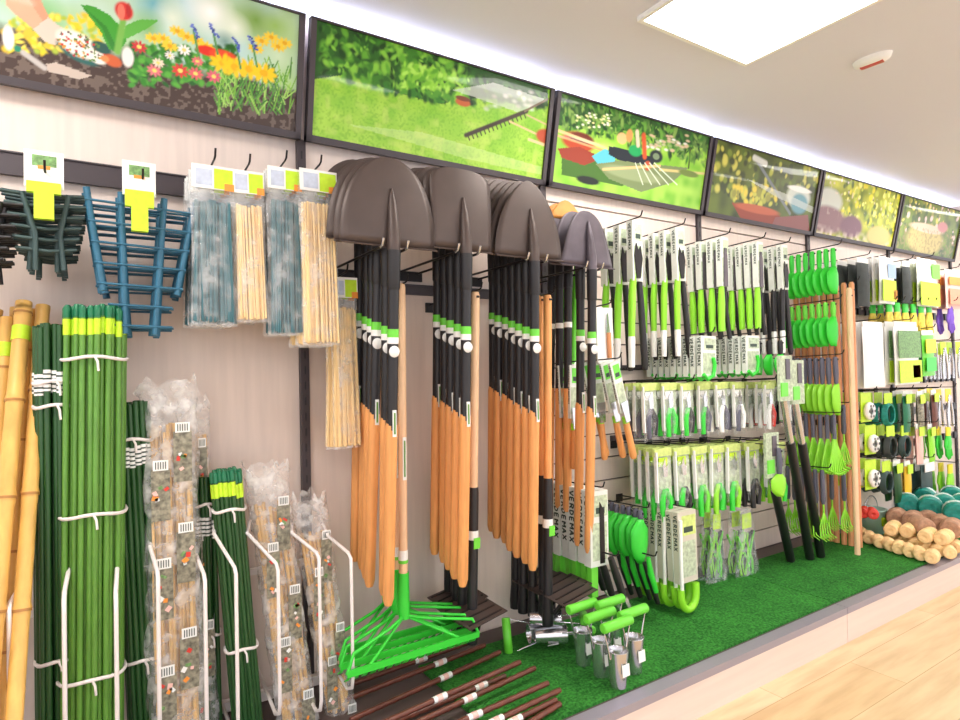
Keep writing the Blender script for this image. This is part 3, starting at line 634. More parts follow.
# wire divider rack
rk = thing('divider_rack', 'white wire divider rack holding the standing canes', 'rack', (0, 0, ZP))
mb = MB(); mb.box((.12, -.03, .02), (1.0, .02, .03), WIRE); mb.box((.12, -.03, .40), (1.0, .012, .02), WIRE); mb.build('base_rail', rk)
dividers = [((29, 572), (9, 611), (9, 740)), ((70, 564), (64, 600), (64, 740)), ((118, 555), (116, 600), (115, 740)), ((150, 547), (158, 578), (159, 740)), ((197, 557), (205, 581), (204, 740)),
            ((214, 534), (236, 574), (236, 740)), ((247, 533), (278, 570), (278, 716)), ((292, 533), (319, 559), (318, 713)), ((328, 536), (351, 559), (351, 690))]
for i, (a, b, c) in enumerate(dividers):
    pb = at(*b, -.33); pc = at(*c, -.33); pc.x = pb.x
    pa = at(*a, -.22)
    pw = Vector((pb.x, -.035, pa.z+.03)) if i > 1 else Vector((pa.x, -.035, pa.z+.03))
    z0 = max(.2, pc.z)
    pts = [pw, pa, pb+Vector((0, .02, .012)), pb, pb+Vector((0, 0, -.03)), Vector((pb.x, pb.y, z0+.03)), Vector((pb.x, pb.y+.01, z0)), Vector((pb.x, pb.y+.05, z0-.02)), Vector((pb.x, -.035, z0+.02 if i > 5 else z0-.02))]
    mb = MB(); mb.tube([p-Vector((0, 0, ZP)) for p in pts], .0048, WIRE, 8); mb.build('divider', rk)

# ------------------------------------------------------------ shovels
def blade_grid(wf, H, bow=.013, lean=.015, ru=16, rc=13):
    g = []
    for i in range(ru+1):
        t = 1-(1-i/ru)**1.8 if i else 0; t = min(t, .996); w = wf(t)
        g.append([((2*j/(rc-1)-1)*w, bow*((2*j/(rc-1)-1)*w/.13)**2+lean*t*t, t*H) for j in range(rc)])
    return g
def shovel(kind):
    t = thing('shovel', 'x', 'shovel')
    spec = {'round': (lambda t: .146*(1-t**2.5)**.52, .25), 'square': (lambda t: (.104+.006*t)*(1-t**14)**.35, .25), 'point': (lambda t: .136*(1-t**1.9)**.62, .255), 'small': (lambda t: (.128-.062*t)*(1-t**7)**.5, .2)}[kind]
    m = GREYB if kind != 'small' else GREY2
    mb = MB(); mb.shell(blade_grid(spec[0], spec[1]), .0022, m)
    w = spec[0](0)
    for s in (-1, 1):                                        # folded foot treads with an opening for the socket
        mb.box((s*(w+.022)/2, .008, 0), (w-.022, .018, .0035), m, rot=(.35, 0, 0)); 
    mb.tube([(0, -.012, -.02), (0, -.012, .03), (0, -.002, .11), (0, .004, .16)], [.019, .018, .012, .003], m, 10)
    mb.build('blade', t)
    e = 0 if kind != 'small' else .1
    mb = MB(); mb.tube([(0, -.012, -.015), (0, -.012, -.12), (0, -.012, -.125)], [.0195, .018, .016], BLKP, 12); mb.build('socket', t)
    mb = MB(); mb.tube([(0, -.012, -.12), (0, -.006, -.52)], .0155, BLKP, 12)
    h = mb.build('shaft', t)
    mb = MB(); mb.tube([(0, -.0105, -.235), (0, -.010, -.258)], .0164, GRNV, 12, False); mb.tube([(0, -.010, -.258), (0, -.0095, -.276)], .0164, WHT, 12, False); mb.build('label_band', h)
    mb = MB(); mb.lathe([(0, -.0012), (.016, -.001), (.0165, 0), (0, 0.0002)], (-.004, -.0285, -.298), WHT, 16, (0, 1, .0)); o = mb.build('round_tag', h)
    mb = MB(); mb.tube([(0, -.006, -.5), (0, -.004, -.515), (0, .012, -1.01), (0, .013, -1.03)], [.0155, .0175, .0165, .011], WOOD, 12); g_ = mb.build('wooden_grip', t)
    mb = MB(); mb.box((0, -.024, -.5), (.011, .003, .075), WHT, rot=(-.03, 0, 0)); mb.box((0, -.026, -.5), (.005, .001, .06), GRN_B, rot=(-.03, 0, 0)); mb.build('paper_label', g_)
    return t
tl = .03
G = 'shovels hung blade up along the wall'
spots = [('round', 391, 245, -.41, 6, .048, 'big round-point dark shovel on the leftmost shovel hook'), ('square', 464, 250, -.40, 5, .045, 'square-blade dark shovel'),
         ('point', 532, 258, -.40, 7, .04, 'pointed dark shovel right of the square ones'), ('small', 589, 266, -.37, 2, .06, 'small tapered grey spade beside the green shears')]
for kind, px, py, Y, n, st, d in spots:
    t = shovel(kind); p_ = at(px, py, Y); stack(t, p_, n, st, d, G, rot=(.06 if kind == 'round' else tl, 0, 0), jit=.003, rj=.012, lift=.013)
    hook(p_.x, p_.z-.012, Y-.015, f'double-prong hook under the {d}'[:200], w=.075, silver=True, rise=.0, r=.004)
# orange-tipped spades behind the small grey one
def orange_spade():
    t = thing('spade', 'x', 'spade'); mb = MB()
    mb.shell(blade_grid(lambda t: (.12-.05*t)*(1-t**4)**.6, .21), .0022, GREY2); g = blade_grid(lambda t: (.12-.05*t)*(1-t**4)**.6, .21)[7:]
    g = [[(x*1.02, y-.002, z+.002) for x, y, z in r_] for r_ in g]; mb.shell(g, .0065, RUST); mb.build('blade', t)
    mb = MB(); mb.tube([(0, 0, .0), (0, 0, -.12)], .018, BLKP, 12); mb.build('socket', t)
    mb = MB(); mb.tube([(0, 0, -.1), (0, 0, -.5)], .0155, BLKP, 12); mb.tube([(0, 0, -.25), (0, 0, -.27)], .0162, WHT, 12, False); mb.build('shaft', t)
    mb = MB(); mb.tube([(0, 0, -.5), (0, 0, -.95), (0, 0, -.965)], [.0165, .0165, .01], WOOD, 12); mb.build('wooden_grip', t); return t
p_ = at(593, 262, -.37); stack(orange_spade(), (p_.x, -.24, p_.z+.045), 3, .05, 'spade with orange-edged tip behind the small grey spades', G, rot=(tl, 0, 0), rj=.02)

# hoes with wooden upper handle and black lower sleeve
def hoe(wb=.2, side=0.0):
    t = thing('hoe', 'x', 'hoe'); mb = MB()
    mb.tube([(0, 0, .012), (0, 0, .0), (0, 0, -.62)], [.011, .0145, .0145], PALE if side < .01 else WOOD, 12); mb.tube([(-.004, -.016, -.004), (.004, -.016, -.004)], .004, BLKP, 6); mb.build('handle', t)
    mb = MB(); mb.tube([(0, 0, -.62), (0, 0, -.64), (0, 0, -1.04), (0, 0, -1.1), (0, 0, -1.13)], [.016, .0175, .017, .021, .019], BLKP, 12); s = mb.build('lower_sleeve', t)
    mb = MB(); mb.tube([(0, 0, -.76), (0, 0, -.79)], .0182, WHT, 12, False); mb.box((.004, -.0185, -.8), (.024, .002, .035), GRNV); mb.build('label_band', s)
    mb = MB(); mb.tube([(0, 0, -1.08), (side*.1, -.03, -1.08), (side*.5, -.05, -1.03)], .008, BLK, 8)
    Mx = Matrix.Translation((side, -.04, -1.02)) @ Euler((.10, -.10, .15)).to_matrix().to_4x4()
    mb.prism([(-wb/2, -.0015), (wb/2, -.0015), (wb/2, .0015), (-wb/2, .0015)], -.05, .05, GREYB, Mx)
    for j in range(3): mb.prism([(-wb/2+.01, .0015), (wb/2-.01, .0015), (wb/2-.01, .004), (-wb/2+.01, .004)], -.035+j*.035, -.03+j*.035, BLK, Mx)
    mb.build('hoe_blade', t); return t
p_ = at(547, 298, -.34); stack(hoe(.17, .07), p_, 5, .045, 'wooden-handled hoe right of the pointed shovels', 'hoes hung behind the shovels', rot=(.03, .0, 0), hk='black hook holding the right group of hoes', rj=.015)
p_ = at(475, 295, -.32); stack(hoe(.16, .0), p_, 5, .045, 'wooden-handled hoe between square and pointed shovels', 'hoes hung behind the shovels', rot=(.05, .0, 0), hk='black hook holding the left group of hoes', rj=.02)

# green bow rakes with pale handles
def bow_rake():
    t = thing('garden_rake', 'x', 'rake'); mb = MB(); mb.tube([(0, 0, .012), (0, 0, 0), (0, 0, -.92)], [.009, .0125, .0135], PALE, 12); h = mb.build('handle', t)
    mb = MB(); mb.box((.0, -.0145, -.52), (.012, .002, .13), WHT); mb.box((0, -.016, -.52), (.005, .001, .11), GRN_B); mb.build('paper_label', h); mb = MB(); mb.tube([(0, 0, -.8), (0, 0, -.83)], .0148, WHT, 12, False); mb.tube([(0, 0, -.83), (0, 0, -.84)], .015, GRNV, 12, False); mb.build('label_band', h)
    mb = MB(); mb.tube([(0, 0, -.87), (0, 0, -.97), (0, -.005, -1.01)], [.017, .019, .016], GRN, 12); mb.build('socket', t)
    mb = MB(); zb = -1.08; yb = -.09; Wd = .215
    mb.box((0, yb, zb), (Wd*2, .008, .018), GRN)
    for s in (-1, 1):
        mb.tube([(0, -.005, -1.0), (s*.06, -.04, -1.01), (s*(Wd-.02), yb+.004, zb+.05), (s*Wd, yb, zb)], .005, GRN, 8); mb.tube([(0, -.005, -1.0), (s*(Wd-.06), yb, zb)], .0045, GRN, 8)
    for j in range(17):
        x = -Wd+.008+j*(2*Wd-.016)/16; mb.tube([(x, yb, zb), (x, yb+.012, zb-.02), (x, yb+.045, zb-.042)], [.0045, .004, .0015], GRN, 6)
    mb.build('rake_head', t); return t
p_ = at(402, 288, -.30); stack(bow_rake(), p_, 4, .05, 'green-headed garden rake with pale wooden handle', 'green rakes hung by the big shovels', rot=(.03, -.0, 0), hk='black hook holding the green rakes', rj=.02)

# ------------------------------------------------------------ packaged hand tools
CARDB = mat('white card', (224, 228, 222), 0.45, var=.06, scale=40)
def carded(t, w, h, d, side='VERDEMAX', ts=.62, front=LIMEL, base=CARDB, name='card'):
    mb = MB(); mb.box((0, 0, -h/2), (w, d, h), base)
    mb.patch(-w*.3, -h*.34, w*.46, -h*.06, -d/2-.0006, front); mb.patch(-w*.4, -h*.92, w*.42, -h*.42, -d/2-.0006, PALEG)
    mb.patch(-w*.2, -h*.3, w*.3, -h*.22, -d/2-.0009, TXT)
    if side:
        hh = min(d*ts, h/9.5); L = len(side)*1.1*hh; n = max(1, int(h*.9/(L+hh)))
        for i in range(n): lettering(mb, side, (-w/2-.0006, hh*.5-d*.0, -h*.05-i*(L+hh)), (0, 0, -1), (0, -1, 0), hh, TXT, w=.27)
    return mb.build(name, t)
def lopper(hm=LIME):
    t = thing('lopper', 'x', 'lopper'); carded(t, .055, .24, .032, ts=.38, front=PALEG)
    mb = MB(); mb.prism([(-.01, -.23), (-.022, -.14), (-.012, -.09), (.0, -.12), (.012, -.1), (.022, -.15), (.01, -.23)], -.022, -.0175, BLK); mb.build('blades', t)
    mb = MB(); mb.tube([(-.008, -.004, -.17), (-.022, -.004, -.3), (-.028, -.004, -.46)], [.012, .015, .013], hm, 10); a = mb.build('handle', t)
    mb = MB(); mb.tube([(-.028, -.004, -.455), (-.028, -.004, -.47), (-.03, -.004, -.58)], [.012, .014, .012], WHT, 10); mb.build('grip_sleeve', a)
    mb = MB(); mb.tube([(.014, .0, -.16), (.03, .0, -.3), (.05, 0, -.57), (.052, 0, -.59)], [.011, .013, .014, .009], BLKP, 10); mb.build('handle', t); return t
def shears():
    t = thing('hedge_shears', 'x', 'shears'); carded(t, .05, .22, .028, ts=.4, front=PALEG)
    mb = MB(); mb.prism([(-.016, -.22), (-.012, -.07), (0, -.05), (.010, -.08), (.012, -.22)], -.02, -.0155, GREY2); mb.build('blades', t)
    mb = MB(); mb.tube([(-.01, 0, -.19), (-.012, 0, -.3), (-.014, 0, -.42)], [.010, .016, .014], LIME, 10); mb.build('handle', t)
    mb = MB(); mb.tube([(.01, .004, -.2), (.025, .004, -.32), (.05, .004, -.45)], .010, BLKP, 10); mb.build('handle', t); return t
def jcard():
    t = thing('carded_hook_tool', 'x', 'carded tool'); carded(t, .1, .17, .022, front=PALEG); mb = MB()
    mb.tube([(.02, -.018, -.09), (.03, -.018, -.12), (.02, -.018, -.165), (-.02, -.018, -.18), (-.045, -.018, -.16)], .008, GRN, 8); mb.build('tool_handle', t); return t
def pruner(hm, hm2=None, dz=0, yel=True):
    t = thing('carded_pruner', 'x', 'pruner'); mb = MB(); w, h = .085, .22
    mb.box((0, 0, -.014), (w, .012, .028), LIMEP); mb.box((0, 0, -h*.45), (w, .0018, h*.9-.05), PALEG); mb.patch(-w*.4, -.05, w*.1, -.036, -.002, TXT)
    mb.box((0, -.003, -h*.22), (w*.5, .004, .03), LIMEL if dz else WHT)
    mb.box((-w*.46, -.007, -h*.45), (.006, .012, h*.8), WHT); mb.build('backing_card', t)
    mb = MB(); mb.tube([(-.004, -.012, -.1-dz), (-.02, -.012, -.14-dz), (-.018, -.012, -.21-dz)], [.008, .0115, .01], hm, 8); mb.build('handle', t)
    mb = MB(); mb.tube([(.004, -.012, -.1-dz), (.022, -.012, -.14-dz), (.014, -.012, -.2-dz)], [.008, .0115, .01], hm2 or hm, 8); mb.build('handle', t)
    mb = MB(); mb.prism([(-.008, -.1), (-.012, -.06), (0, -.035), (.004, -.07), (.014, -.055), (.01, -.1)], -.014, -.010, SILV); mb.build('blades', t)
    mb = MB(); vs = []; 
    g = [[(x*w*.45, -.004-.018*max(0, 1-abs(x)**4)*max(0, 1-abs(z)**4), -.135+z*.09) for x in (-1, -.8, -.3, .3, .8, 1)] for z in (-1, -.8, -.3, .3, .8, 1)]
    mb.add([p for r_ in g for p in r_], [(i*6+j, i*6+j+1, (i+1)*6+j+1, (i+1)*6+j) for i in range(5) for j in range(5)], FILM, True); mb.build('blister', t)
    return t
def saw():
    t = thing('pruning_saw', 'x', 'saw'); carded(t, .085, .27, .036, front=PALEG); mb = MB()
    mb.prism([(.0, -.04), (.02, -.07), (.022, -.26), (.0, -.26)], -.022, -.019, BLK); mb.build('saw_blade', t)
    mb = MB(); mb.box((-.02, 0, -.32), (.03, .024, .12), GRNV); mb.tube([(-.02, 0, -.265), (-.02, 0, -.28)], .012, BLKP, 8); mb.build('handle', t); return t
def curved_saw(front=None):
    t = thing('curved_saw', 'x', 'saw'); carded(t, .11, .28, .026, front=LIMEP, base=mat('khaki card', (206, 200, 184), .6)); mb = MB()
    mb.tube([(-.045, -.018, -.03), (-.05, -.018, -.18), (-.048, -.018, -.32)], .0075, WHT, 8); mb.build('saw_blade', t)
    mb = MB(); pts = [(-.05+.045*(1-math.cos(a)), -.012, -.33-.055*math.sin(a)) for a in [pi*k_/10 for k_ in range(11)]]
    mb.tube([(-.05, -.012, -.3)]+pts+[(.04, -.012, -.29)], .015, LIME, 10); mb.build('handle', t); return t
def scoop(m=GRN, hm=GRN, w=.07, hh=.1, bh=.13, name='hand_trowel'):
    t = thing(name, 'x', 'hand trowel'); mb = MB(); mb.tube([(0, 0, .0), (0, 0, -.01), (0, 0, -hh*.6), (0, 0, -hh)], [.009, .012, .013, .009], hm, 10); mb.tube([(-.002, -.013, -.012), (.002, -.013, -.012)], .005, BLKP, 6); mb.build('handle', t)
    g = []
    for i in range(9):
        v = i/8; ww = w/2*(.25+.75*min(1, v*4))*(1-max(0, v-.55)**2*3.6); g.append([((2*j/6-1)*ww, -.004+.02*(2*j/6-1)**2-.01, -hh+.005-v*bh) for j in range(7)])
    mb = MB(); mb.shell(g, .002, m); mb.build('scoop_blade', t)
    return t
def claw(hm=GREYP, m=LIME, L=.3, tines=5, w=.09):
    t = thing('hand_rake', 'x', 'hand rake'); mb = MB(); mb.tube([(0, 0, 0), (0, 0, -.01), (0, 0, -L*.45), (0, 0, -L*.5)], [.008, .011, .012, .008], hm, 8); mb.build('handle', t)
    mb = MB(); mb.tube([(0, 0, -L*.48), (0, 0, -L*.65)], .005, m, 6)
    for j in range(tines):
        x = (j/(tines-1)-.5)*w; mb.tube([(0, 0, -L*.62), (x*.8, 0, -L*.8), (x, -.006, -L*.95), (x*1.05, -.035, -L)], [.004, .004, .004, .002], m, 6)
    mb.build('tines', t); return t
def fan_tool():
    t = thing('hand_fan_rake', 'x', 'hand rake'); mb = MB(); mb.tube([(0, 0, 0), (0, 0, -.12)], .010, GREYP, 8); mb.build('handle', t); mb = MB()
    for j in range(9):
        a = (j-4)*.12; mb.tube([(0, 0, -.115), (math.sin(a)*.17, -.004, -.115-math.cos(a)*.17), (math.sin(a)*.18, -.03, -.12-math.cos(a)*.175)], .006, LIME, 6)
    mb.build('tines', t); return t

S1 = 'pruning tools hung on the slatted wall'
def row(proto, px, py, Y, n, st, d, **kw):
    g = kw.pop('g', S1); stack(proto, at(px, py, Y), n, st, d, g, hk=' '.join(f'black hook carrying the {d}'.split()[:16]), **kw)
row(lopper(), 634, 222, -.29, 3, .075, 'lime and black lopper, group by the grey spade')
row(lopper(), 677, 229, -.28, 4, .06, 'lime and black lopper, second group from left', scale=.93)
row(shears(), 722, 238, -.29, 4, .055, 'hedge shears in white sleeve right of the upright', scale=1.0)
row(shears(), 757, 242, -.32, 6, .045, 'hedge shears in white sleeve beside the dark loppers', scale=.95)
def dlop():
    t = lopper(BLKP); return t
row(dlop(), 782, 246, -.3, 3, .05, 'all-black lopper beside the green scoops', scale=.9)
row(jcard(), 706, 336, -.33, 9, .034, 'small card with green hook handle, left block', scale=1.02)
row(jcard(), 750, 336, -.32, 8, .034, 'small grey-spined card, right block')
row(scoop(GRN, BLKP, .08, .07, .1, 'wide_hand_trowel'), 780, 340, -.34, 4, .055, 'lime-labelled wide trowel under the black loppers')
# long green handled tools behind the small grey spades and their cards
def longgreen():
    t = thing('long_handled_shears', 'x', 'shears'); mb = MB(); mb.tube([(0, 0, 0), (0, 0, -.15), (0, 0, -.38), (-.005, 0, -.4)], [.012, .017, .016, .012], GRNV, 10); mb.build('handle', t)
    mb = MB(); mb.tube([(0, 0, -.39), (-.01, 0, -.55)], [.014, .01], WHT, 8); mb.build('grip_sleeve', t); return t
stack(longgreen(), at(577, 262, -.2), 2, .06, 'long green handle showing behind the small grey spade', S1, rot=(0, .06, 0))
def knifecard():
    t = thing('carded_knife', 'x', 'knife'); mb = MB(); mb.box((0, 0, -.11), (.085, .004, .22), WHT); mb.build('backing_card', t); mb = MB(); mb.tube([(.012, -.01, -.1), (.014, -.01, -.2)], .009, WOODD, 8); mb.build('handle', t)
    mb = MB(); mb.prism([(.0, -.1), (.02, -.1), (.012, -.02), (.004, -.03)], -.009, -.006, SILV); mb.build('knife_blade', t); return t
row(knifecard(), 604, 308, -.22, 2, .03, 'grafting knife with brown handle on white card')
def weeder(a=0):
    t = thing('short_hoe', 'x', 'short hoe'); carded(t, .05, .2, .012, front=GRNV); mb = MB(); mb.prism([(-.02, -.16), (.02, -.16), (.012, -.24), (-.012, -.24)], -.014, -.011, SILV); mb.build('blade', t)
    mb = MB(); mb.tube([(0, 0, -.22), (0, 0, -.25)], .0125, LIME, 10); mb.build('collar', t); mb = MB(); mb.tube([(0, 0, -.245), (0, 0, -.38), (0, 0, -.39)], [.0125, .014, .01], WOOD, 10); mb.build('handle', t); return t
w0 = weeder(); stack(w0, at(573, 365, -.24), 2, .06, 'short wood-handled hoe below the grey spades', S1, hk='black hook holding short hoes left of the upright', rj=.04)
w0 = weeder(); stack(w0, at(613, 362, -.3), 5, .05, 'short orange-handled hoe fanned out by the carded pruners', S1, rot=(0, -.14, 0), rj=.16, hk='black hook holding the fanned short hoes')
# rail rows
def rail(z, xa, xb, Y, lab, n):
    t = thing('hook_rail', lab, 'hook rail', (0, 0, 0)); mb = MB(); mb.box(((xa+xb)/2, -.012, z), (xb-xa, .02, .022), UPR); mb.build('bar', t); mb = MB()
    mb.tube([(xa, Y, z-.01), (xb, Y, z-.01)], .0028, BLK, 6)
    for j in range(n):
        x = xa+.03+(xb-xa-.06)*j/(n-1); mb.tube([(x, -.02, z), (x, Y, z-.01), (x, Y-.01, z+.004)], .0028, BLK, 6)
    mb.build('prongs', t); return t
z3 = at(720, 372, -.2).z; xa3 = at(637, 380, -.2).x; xb3 = at(803, 376, -.2).x
rail(z3+.03, xa3-.05, X0+2.95, -.04, 'dark hook rail over the carded pruners', 14)
P3 = [(648, 383, (GREYP, BLKP), 3, 'grey-handled carded pruner at the row start'), (668, 383, (GRN, GRN), 4, 'green-handled carded pruner'), (686, 383, (GRN, BLKP), 4, 'green and black carded pruner'), (702, 383, (GRN, GREYP), 4, 'green and grey carded pruner'),
      (720, 382, (WHT, GREYP), 4, 'white-handled carded pruner'), (737, 382, (GREYP, WHT), 4, 'grey and white carded pruner'), (768, 382, (WHT, REDP), 5, 'carded pruner with yellow price patch'), (792, 380, (BLKP, GRN), 4, 'black and green carded pruner by the silver poles')]
for px, py, (a, b), n, d in P3: row(pruner(a, b), px, py, -.27, n, .045, d+' in the third row', scale=1.05)
z4 = at(700, 438, -.1).z
rail(z4+.03, xa3+.03, X0+2.95, -.04, 'dark hook rail over the lower blister packs', 12)
P4 = [(662, 448, (GRN, GRN), 4, 'lime-topped pack with green handles at the row start'), (680, 447, (GRN, BLKP), 4, 'lime-topped pack with green and black handles'), (698, 446, (GRN, GRNV), 4, 'lime-topped pack with grass green handles'), (716, 445, (LIME, GRN), 4, 'lime-topped pack with lime handle'),
      (732, 444, (GRN, LIME), 3, 'lime-topped pack beside the black scissors'), (752, 443, (BLKP, BLKP), 5, 'black scissors pack'), (778, 442, (LIME, GRN), 4, 'scissors pack with lime handle by the black poles')]
for px, py, (a, b), n, d in P4: row(pruner(a, b, .045), px, py, -.28, n, .045, d+' in the fourth row', scale=1.15)
# bottom row
row(saw(), 596, 490, -.33, 6, .045, 'pruning saw on white card with green handle', scale=1.0)
row(scoop(GRN, GREYP, .1, .04, .18, 'wide_hand_trowel'), 641, 510, -.3, 7, .032, 'bright green broad scoop beside the saws', scale=.95)
row(curved_saw(), 684, 510, -.36, 7, .038, 'curved saw with lime hook handle on khaki card', scale=1.0)
def greenclip():
    t = thing('folding_saw', 'x', 'saw'); mb = MB(); mb.tube([(0, 0, 0), (.01, 0, -.06), (.04, 0, -.14)], [.008, .013, .01], GRN, 8); mb.build('handle', t); mb = MB(); mb.tube([(-.01, .01, -.02), (.02, .01, -.09), (.06, .01, -.19)], [.008, .014, .01], BLKP, 8); mb.build('sheath', t); return t
row(greenclip(), 648, 558, -.34, 4, .045, 'folding saw with green handle below the broad scoops')
def blackshear():
    t = thing('grass_shears', 'x', 'shears'); mb = MB(); mb.tube([(0, 0, 0), (.03, 0, -.08), (.06, 0, -.16)], [.012, .016, .014], BLKP, 10); mb.build('handle', t); mb = MB(); mb.prism([(.05, -.15), (.07, -.15), (.115, -.24), (.1, -.235)], -.003, .003, SILV); mb.build('blade', t); return t
row(blackshear(), 610, 558, -.38, 3, .05, 'black-handled grass shears with steel tip beside the saws', scale=.95)
def netbag(w=.2, h=.3):
    t = thing('netting_bag', 'x', 'bag'); q = random.Random(5); mb = MB()
    for s in (-1, 1):
        g = [[((u/6-.5)*w*(.45+.55*v/8)+q.uniform(-.004, .004), s*(.004+.022*math.sin(pi*u/6)*math.sin(pi*(v+.5)/9))+q.uniform(-.003, .003), -v*h/8) for u in range(7)] for v in range(9)]
        mb.add([p for r_ in g for p in r_], [(i*7+j, i*7+j+1, (i+1)*7+j+1, (i+1)*7+j) for i in range(8) for j in range(6)], FILM, True)
    mb.build('plastic_bag', t); mb = MB()
    for j in range(9):
        mb.tube([(q.uniform(-.3, .3)*w, q.uniform(-.01, .01), -h*q.uniform(.25, .5)), (q.uniform(-.3, .3)*w, q.uniform(-.01, .01), -h*.7), (q.uniform(-.3, .3)*w, q.uniform(-.01, .01), -h*.92)], .006, [LIME, GRYF, GRNV][j % 3], 6)
    mb.box((0, -.004, -.06), (w*.35, .002, .07), LIMEL); mb.build('contents', t); return t
row(netbag(.2, .36), 745, 508, -.22, 2, .05, 'clear plastic bag with lime cord hanging over the turf')
row(netbag(.15, .34), 716, 508, -.2, 2, .05, 'narrow grey plastic bag beside the curved saws', scale=1.0)

row(scoop(LIME, GREYP, .11, .12, .10, 'wide_hand_trowel'), 779, 448, -.40, 1, .03, 'broad lime scoop hanging alone beside the telescopic poles')
# telescopic pruner poles leaning
def polepruner(lab, a, b):
    a = at(*a); b = Vector(b); L = (a-b).length; ax = (a-b).normalized(); t = thing('telescopic_pole', lab, 'pole', b, group='black telescopic poles leaning on the tool wall')
    mb = MB(); mb.tube([ax*.0, ax*.01, ax*(L*.66)], [.015, .021, .020], BLKP, 12); mb.build('lower_grip', t)
    mb = MB(); mb.tube([ax*(L*.655), ax*(L*.9)], .016, SILV, 12); mb.build('inner_tube', t); mb = MB(); mb.tube([ax*(L*.89), ax*(L*.98), ax*L], [.017, .016, .008], BLKP, 12)
    mb.build('upper_grip', t); mb = MB(); mb.box(ax*(L*.98)+Vector((0, -.024, 0)), (.1, .012, .2), PALEG); mb.box(ax*(L*.98)+Vector((-.02, -.032, -.05)), (.05, .006, .06), GRNV); mb.box(ax*(L*.98)+Vector((.01, -.032, .04)), (.03, .006, .09), GREY2); mb.build('label_tag', t)
b1 = atz(791, 561, ZP+.01); b2 = atz(810, 559, ZP+.01); b3 = atz(821, 557, ZP+.01)
polepruner('black telescopic pole standing nearest the plastic bags', (766, 452, -.36), b1); polepruner('tall black and silver telescopic pole, middle one of three', (779, 374, -.42), b2); polepruner('tall black and silver telescopic pole nearest the green trowels', (791, 378, -.40), b3)

# ------------------------------------------------------------ trowel rack near the third upright
S2 = 'small garden hand tools by the row of wooden poles'
row(scoop(GRN, GRN, .1, .1, .14), 833, 248, -.36, 8, .036, 'bright green scoop in the top trowel row', g=S2, scale=1.0)
row(scoop(GRN, GRNV, .1, .08, .15), 833, 302, -.36, 8, .036, 'bright green trowel in the second row', g=S2)
row(scoop(LIME, GREYP, .07, .14, .16), 835, 357, -.36, 9, .032, 'lime trowel with grey grip in the third row', g=S2)
row(fan_tool(), 834, 415, -.36, 7, .036, 'lime fan rake with grey grip in the fourth row', g=S2)
row(claw(L=.34), 822, 470, -.34, 6, .036, 'lime claw rake with grey grip in the lowest row', g=S2)
row(claw(L=.3, m=LIME), 843, 472, -.34, 2, .06, 'lime claw rake in front of the wooden poles', g=S2)
row(claw(L=.3), 843, 405, -.35, 2, .06, 'lime cultivator halfway up the wooden poles', g=S2)
def wpole():
    t = thing('wooden_pole', 'x', 'wooden pole'); mb = MB(); mb.tube([(0, 0, .012), (0, 0, 0), (0, 0, -1.37)], [.008, .0135, .0135], WOODD, 10); mb.build('shaft', t)
    mb = MB(); mb.tube([(0, -.0135, -.03), (0, -.015, -.03)], .005, BLKP, 8); mb.build('hang_hole', t); return t
p_ = at(851, 284, -.36); stack(wpole(), (p_.x, p_.y, p_.z), 9, .037, 'reddish wooden broom pole beside the trowel rows', 'wooden poles between trowels and gloves', hk='black hook holding the wooden poles', rj=.006)
p_ = at(846, 290, -.40)
t = wpole(); t['label'] = 'pale front wooden pole at the end of the trowel rows'; t['group'] = 'wooden poles between trowels and gloves'; q_ = at(849, 290, -.41); t.location = (q_.x, -.41, q_.z); t.scale = (1, 1, .97)
for c_ in t.children:
    if c_.name.startswith('shaft'): c_.data.materials[0] = PALE; 

# ------------------------------------------------------------ far bays
S3 = 'packs hanging in the far bays'
def pack(name, cat, w, h, d, base, patches=(), hdr=WHT):
    t = thing(name, 'x', cat); mb = MB(); g = []; 
    for s in (-1, 1):
        g = [[((u/6-.5)*w*(1-.04*math.sin(pi*v/7)), s*(.002+d/2*(math.sin(pi*u/6)**.5)*(math.sin(pi*(v+.15)/7.3)**.5)), -.03-v*(h-.03)/7) for u in range(7)] for v in range(8)]
        mb.add([p for r_ in g for p in r_], [(i*7+j, i*7+j+1, (i+1)*7+j+1, (i+1)*7+j) for i in range(7) for j in range(6)], base, True)
    mb.build('body', t); mb = MB(); mb.box((0, 0, -.02), (w*.9, .004, .04), hdr); mb.build('hanger_strip', t)
    if patches:
        mb = MB(); 
        for x0, z0, x1, z1, m in patches: mb.box(((x0+x1)/2*w, -d/2-.003, (z0+z1)/2*h), ((x1-x0)*w, .003, (z0-z1)*-h if z0 < z1 else (z0-z1)*h), m)
        mb.build('printed_label', t)
    return t
row(pack('plant_cover_pack', 'pack', .13, .27, .04, GRYF), 862, 258, -.3, 5, .05, 'folded anthracite pack right of the green scoops', g=S3)
row(pack('fleece_pack', 'pack', .2, .27, .03, WHT, ((-.45, -.95, .4, -.5, LIMEL), (-.1, -.45, .4, -.15, mat('sky print', (160, 186, 220), .5)), (.2, -.9, .45, -.7, ORG))), 886, 257, -.3, 4, .04, 'white fleece pack with lime print', g=S3)
row(pack('plant_cover_pack', 'pack', .11, .25, .04, GRYF), 905, 262, -.3, 3, .05, 'folded anthracite pack between two printed packs', g=S3)
row(pack('netting_pack', 'pack', .3, .3, .03, mat('pale print', (226, 232, 216), .5, var=.25, scale=60), ((-.45, -.98, .45, -.5, LIMEL), (.1, -.4, .48, -.1, GRNV))), 926, 259, -.3, 4, .04, 'large pale and lime netting pack', g=S3)
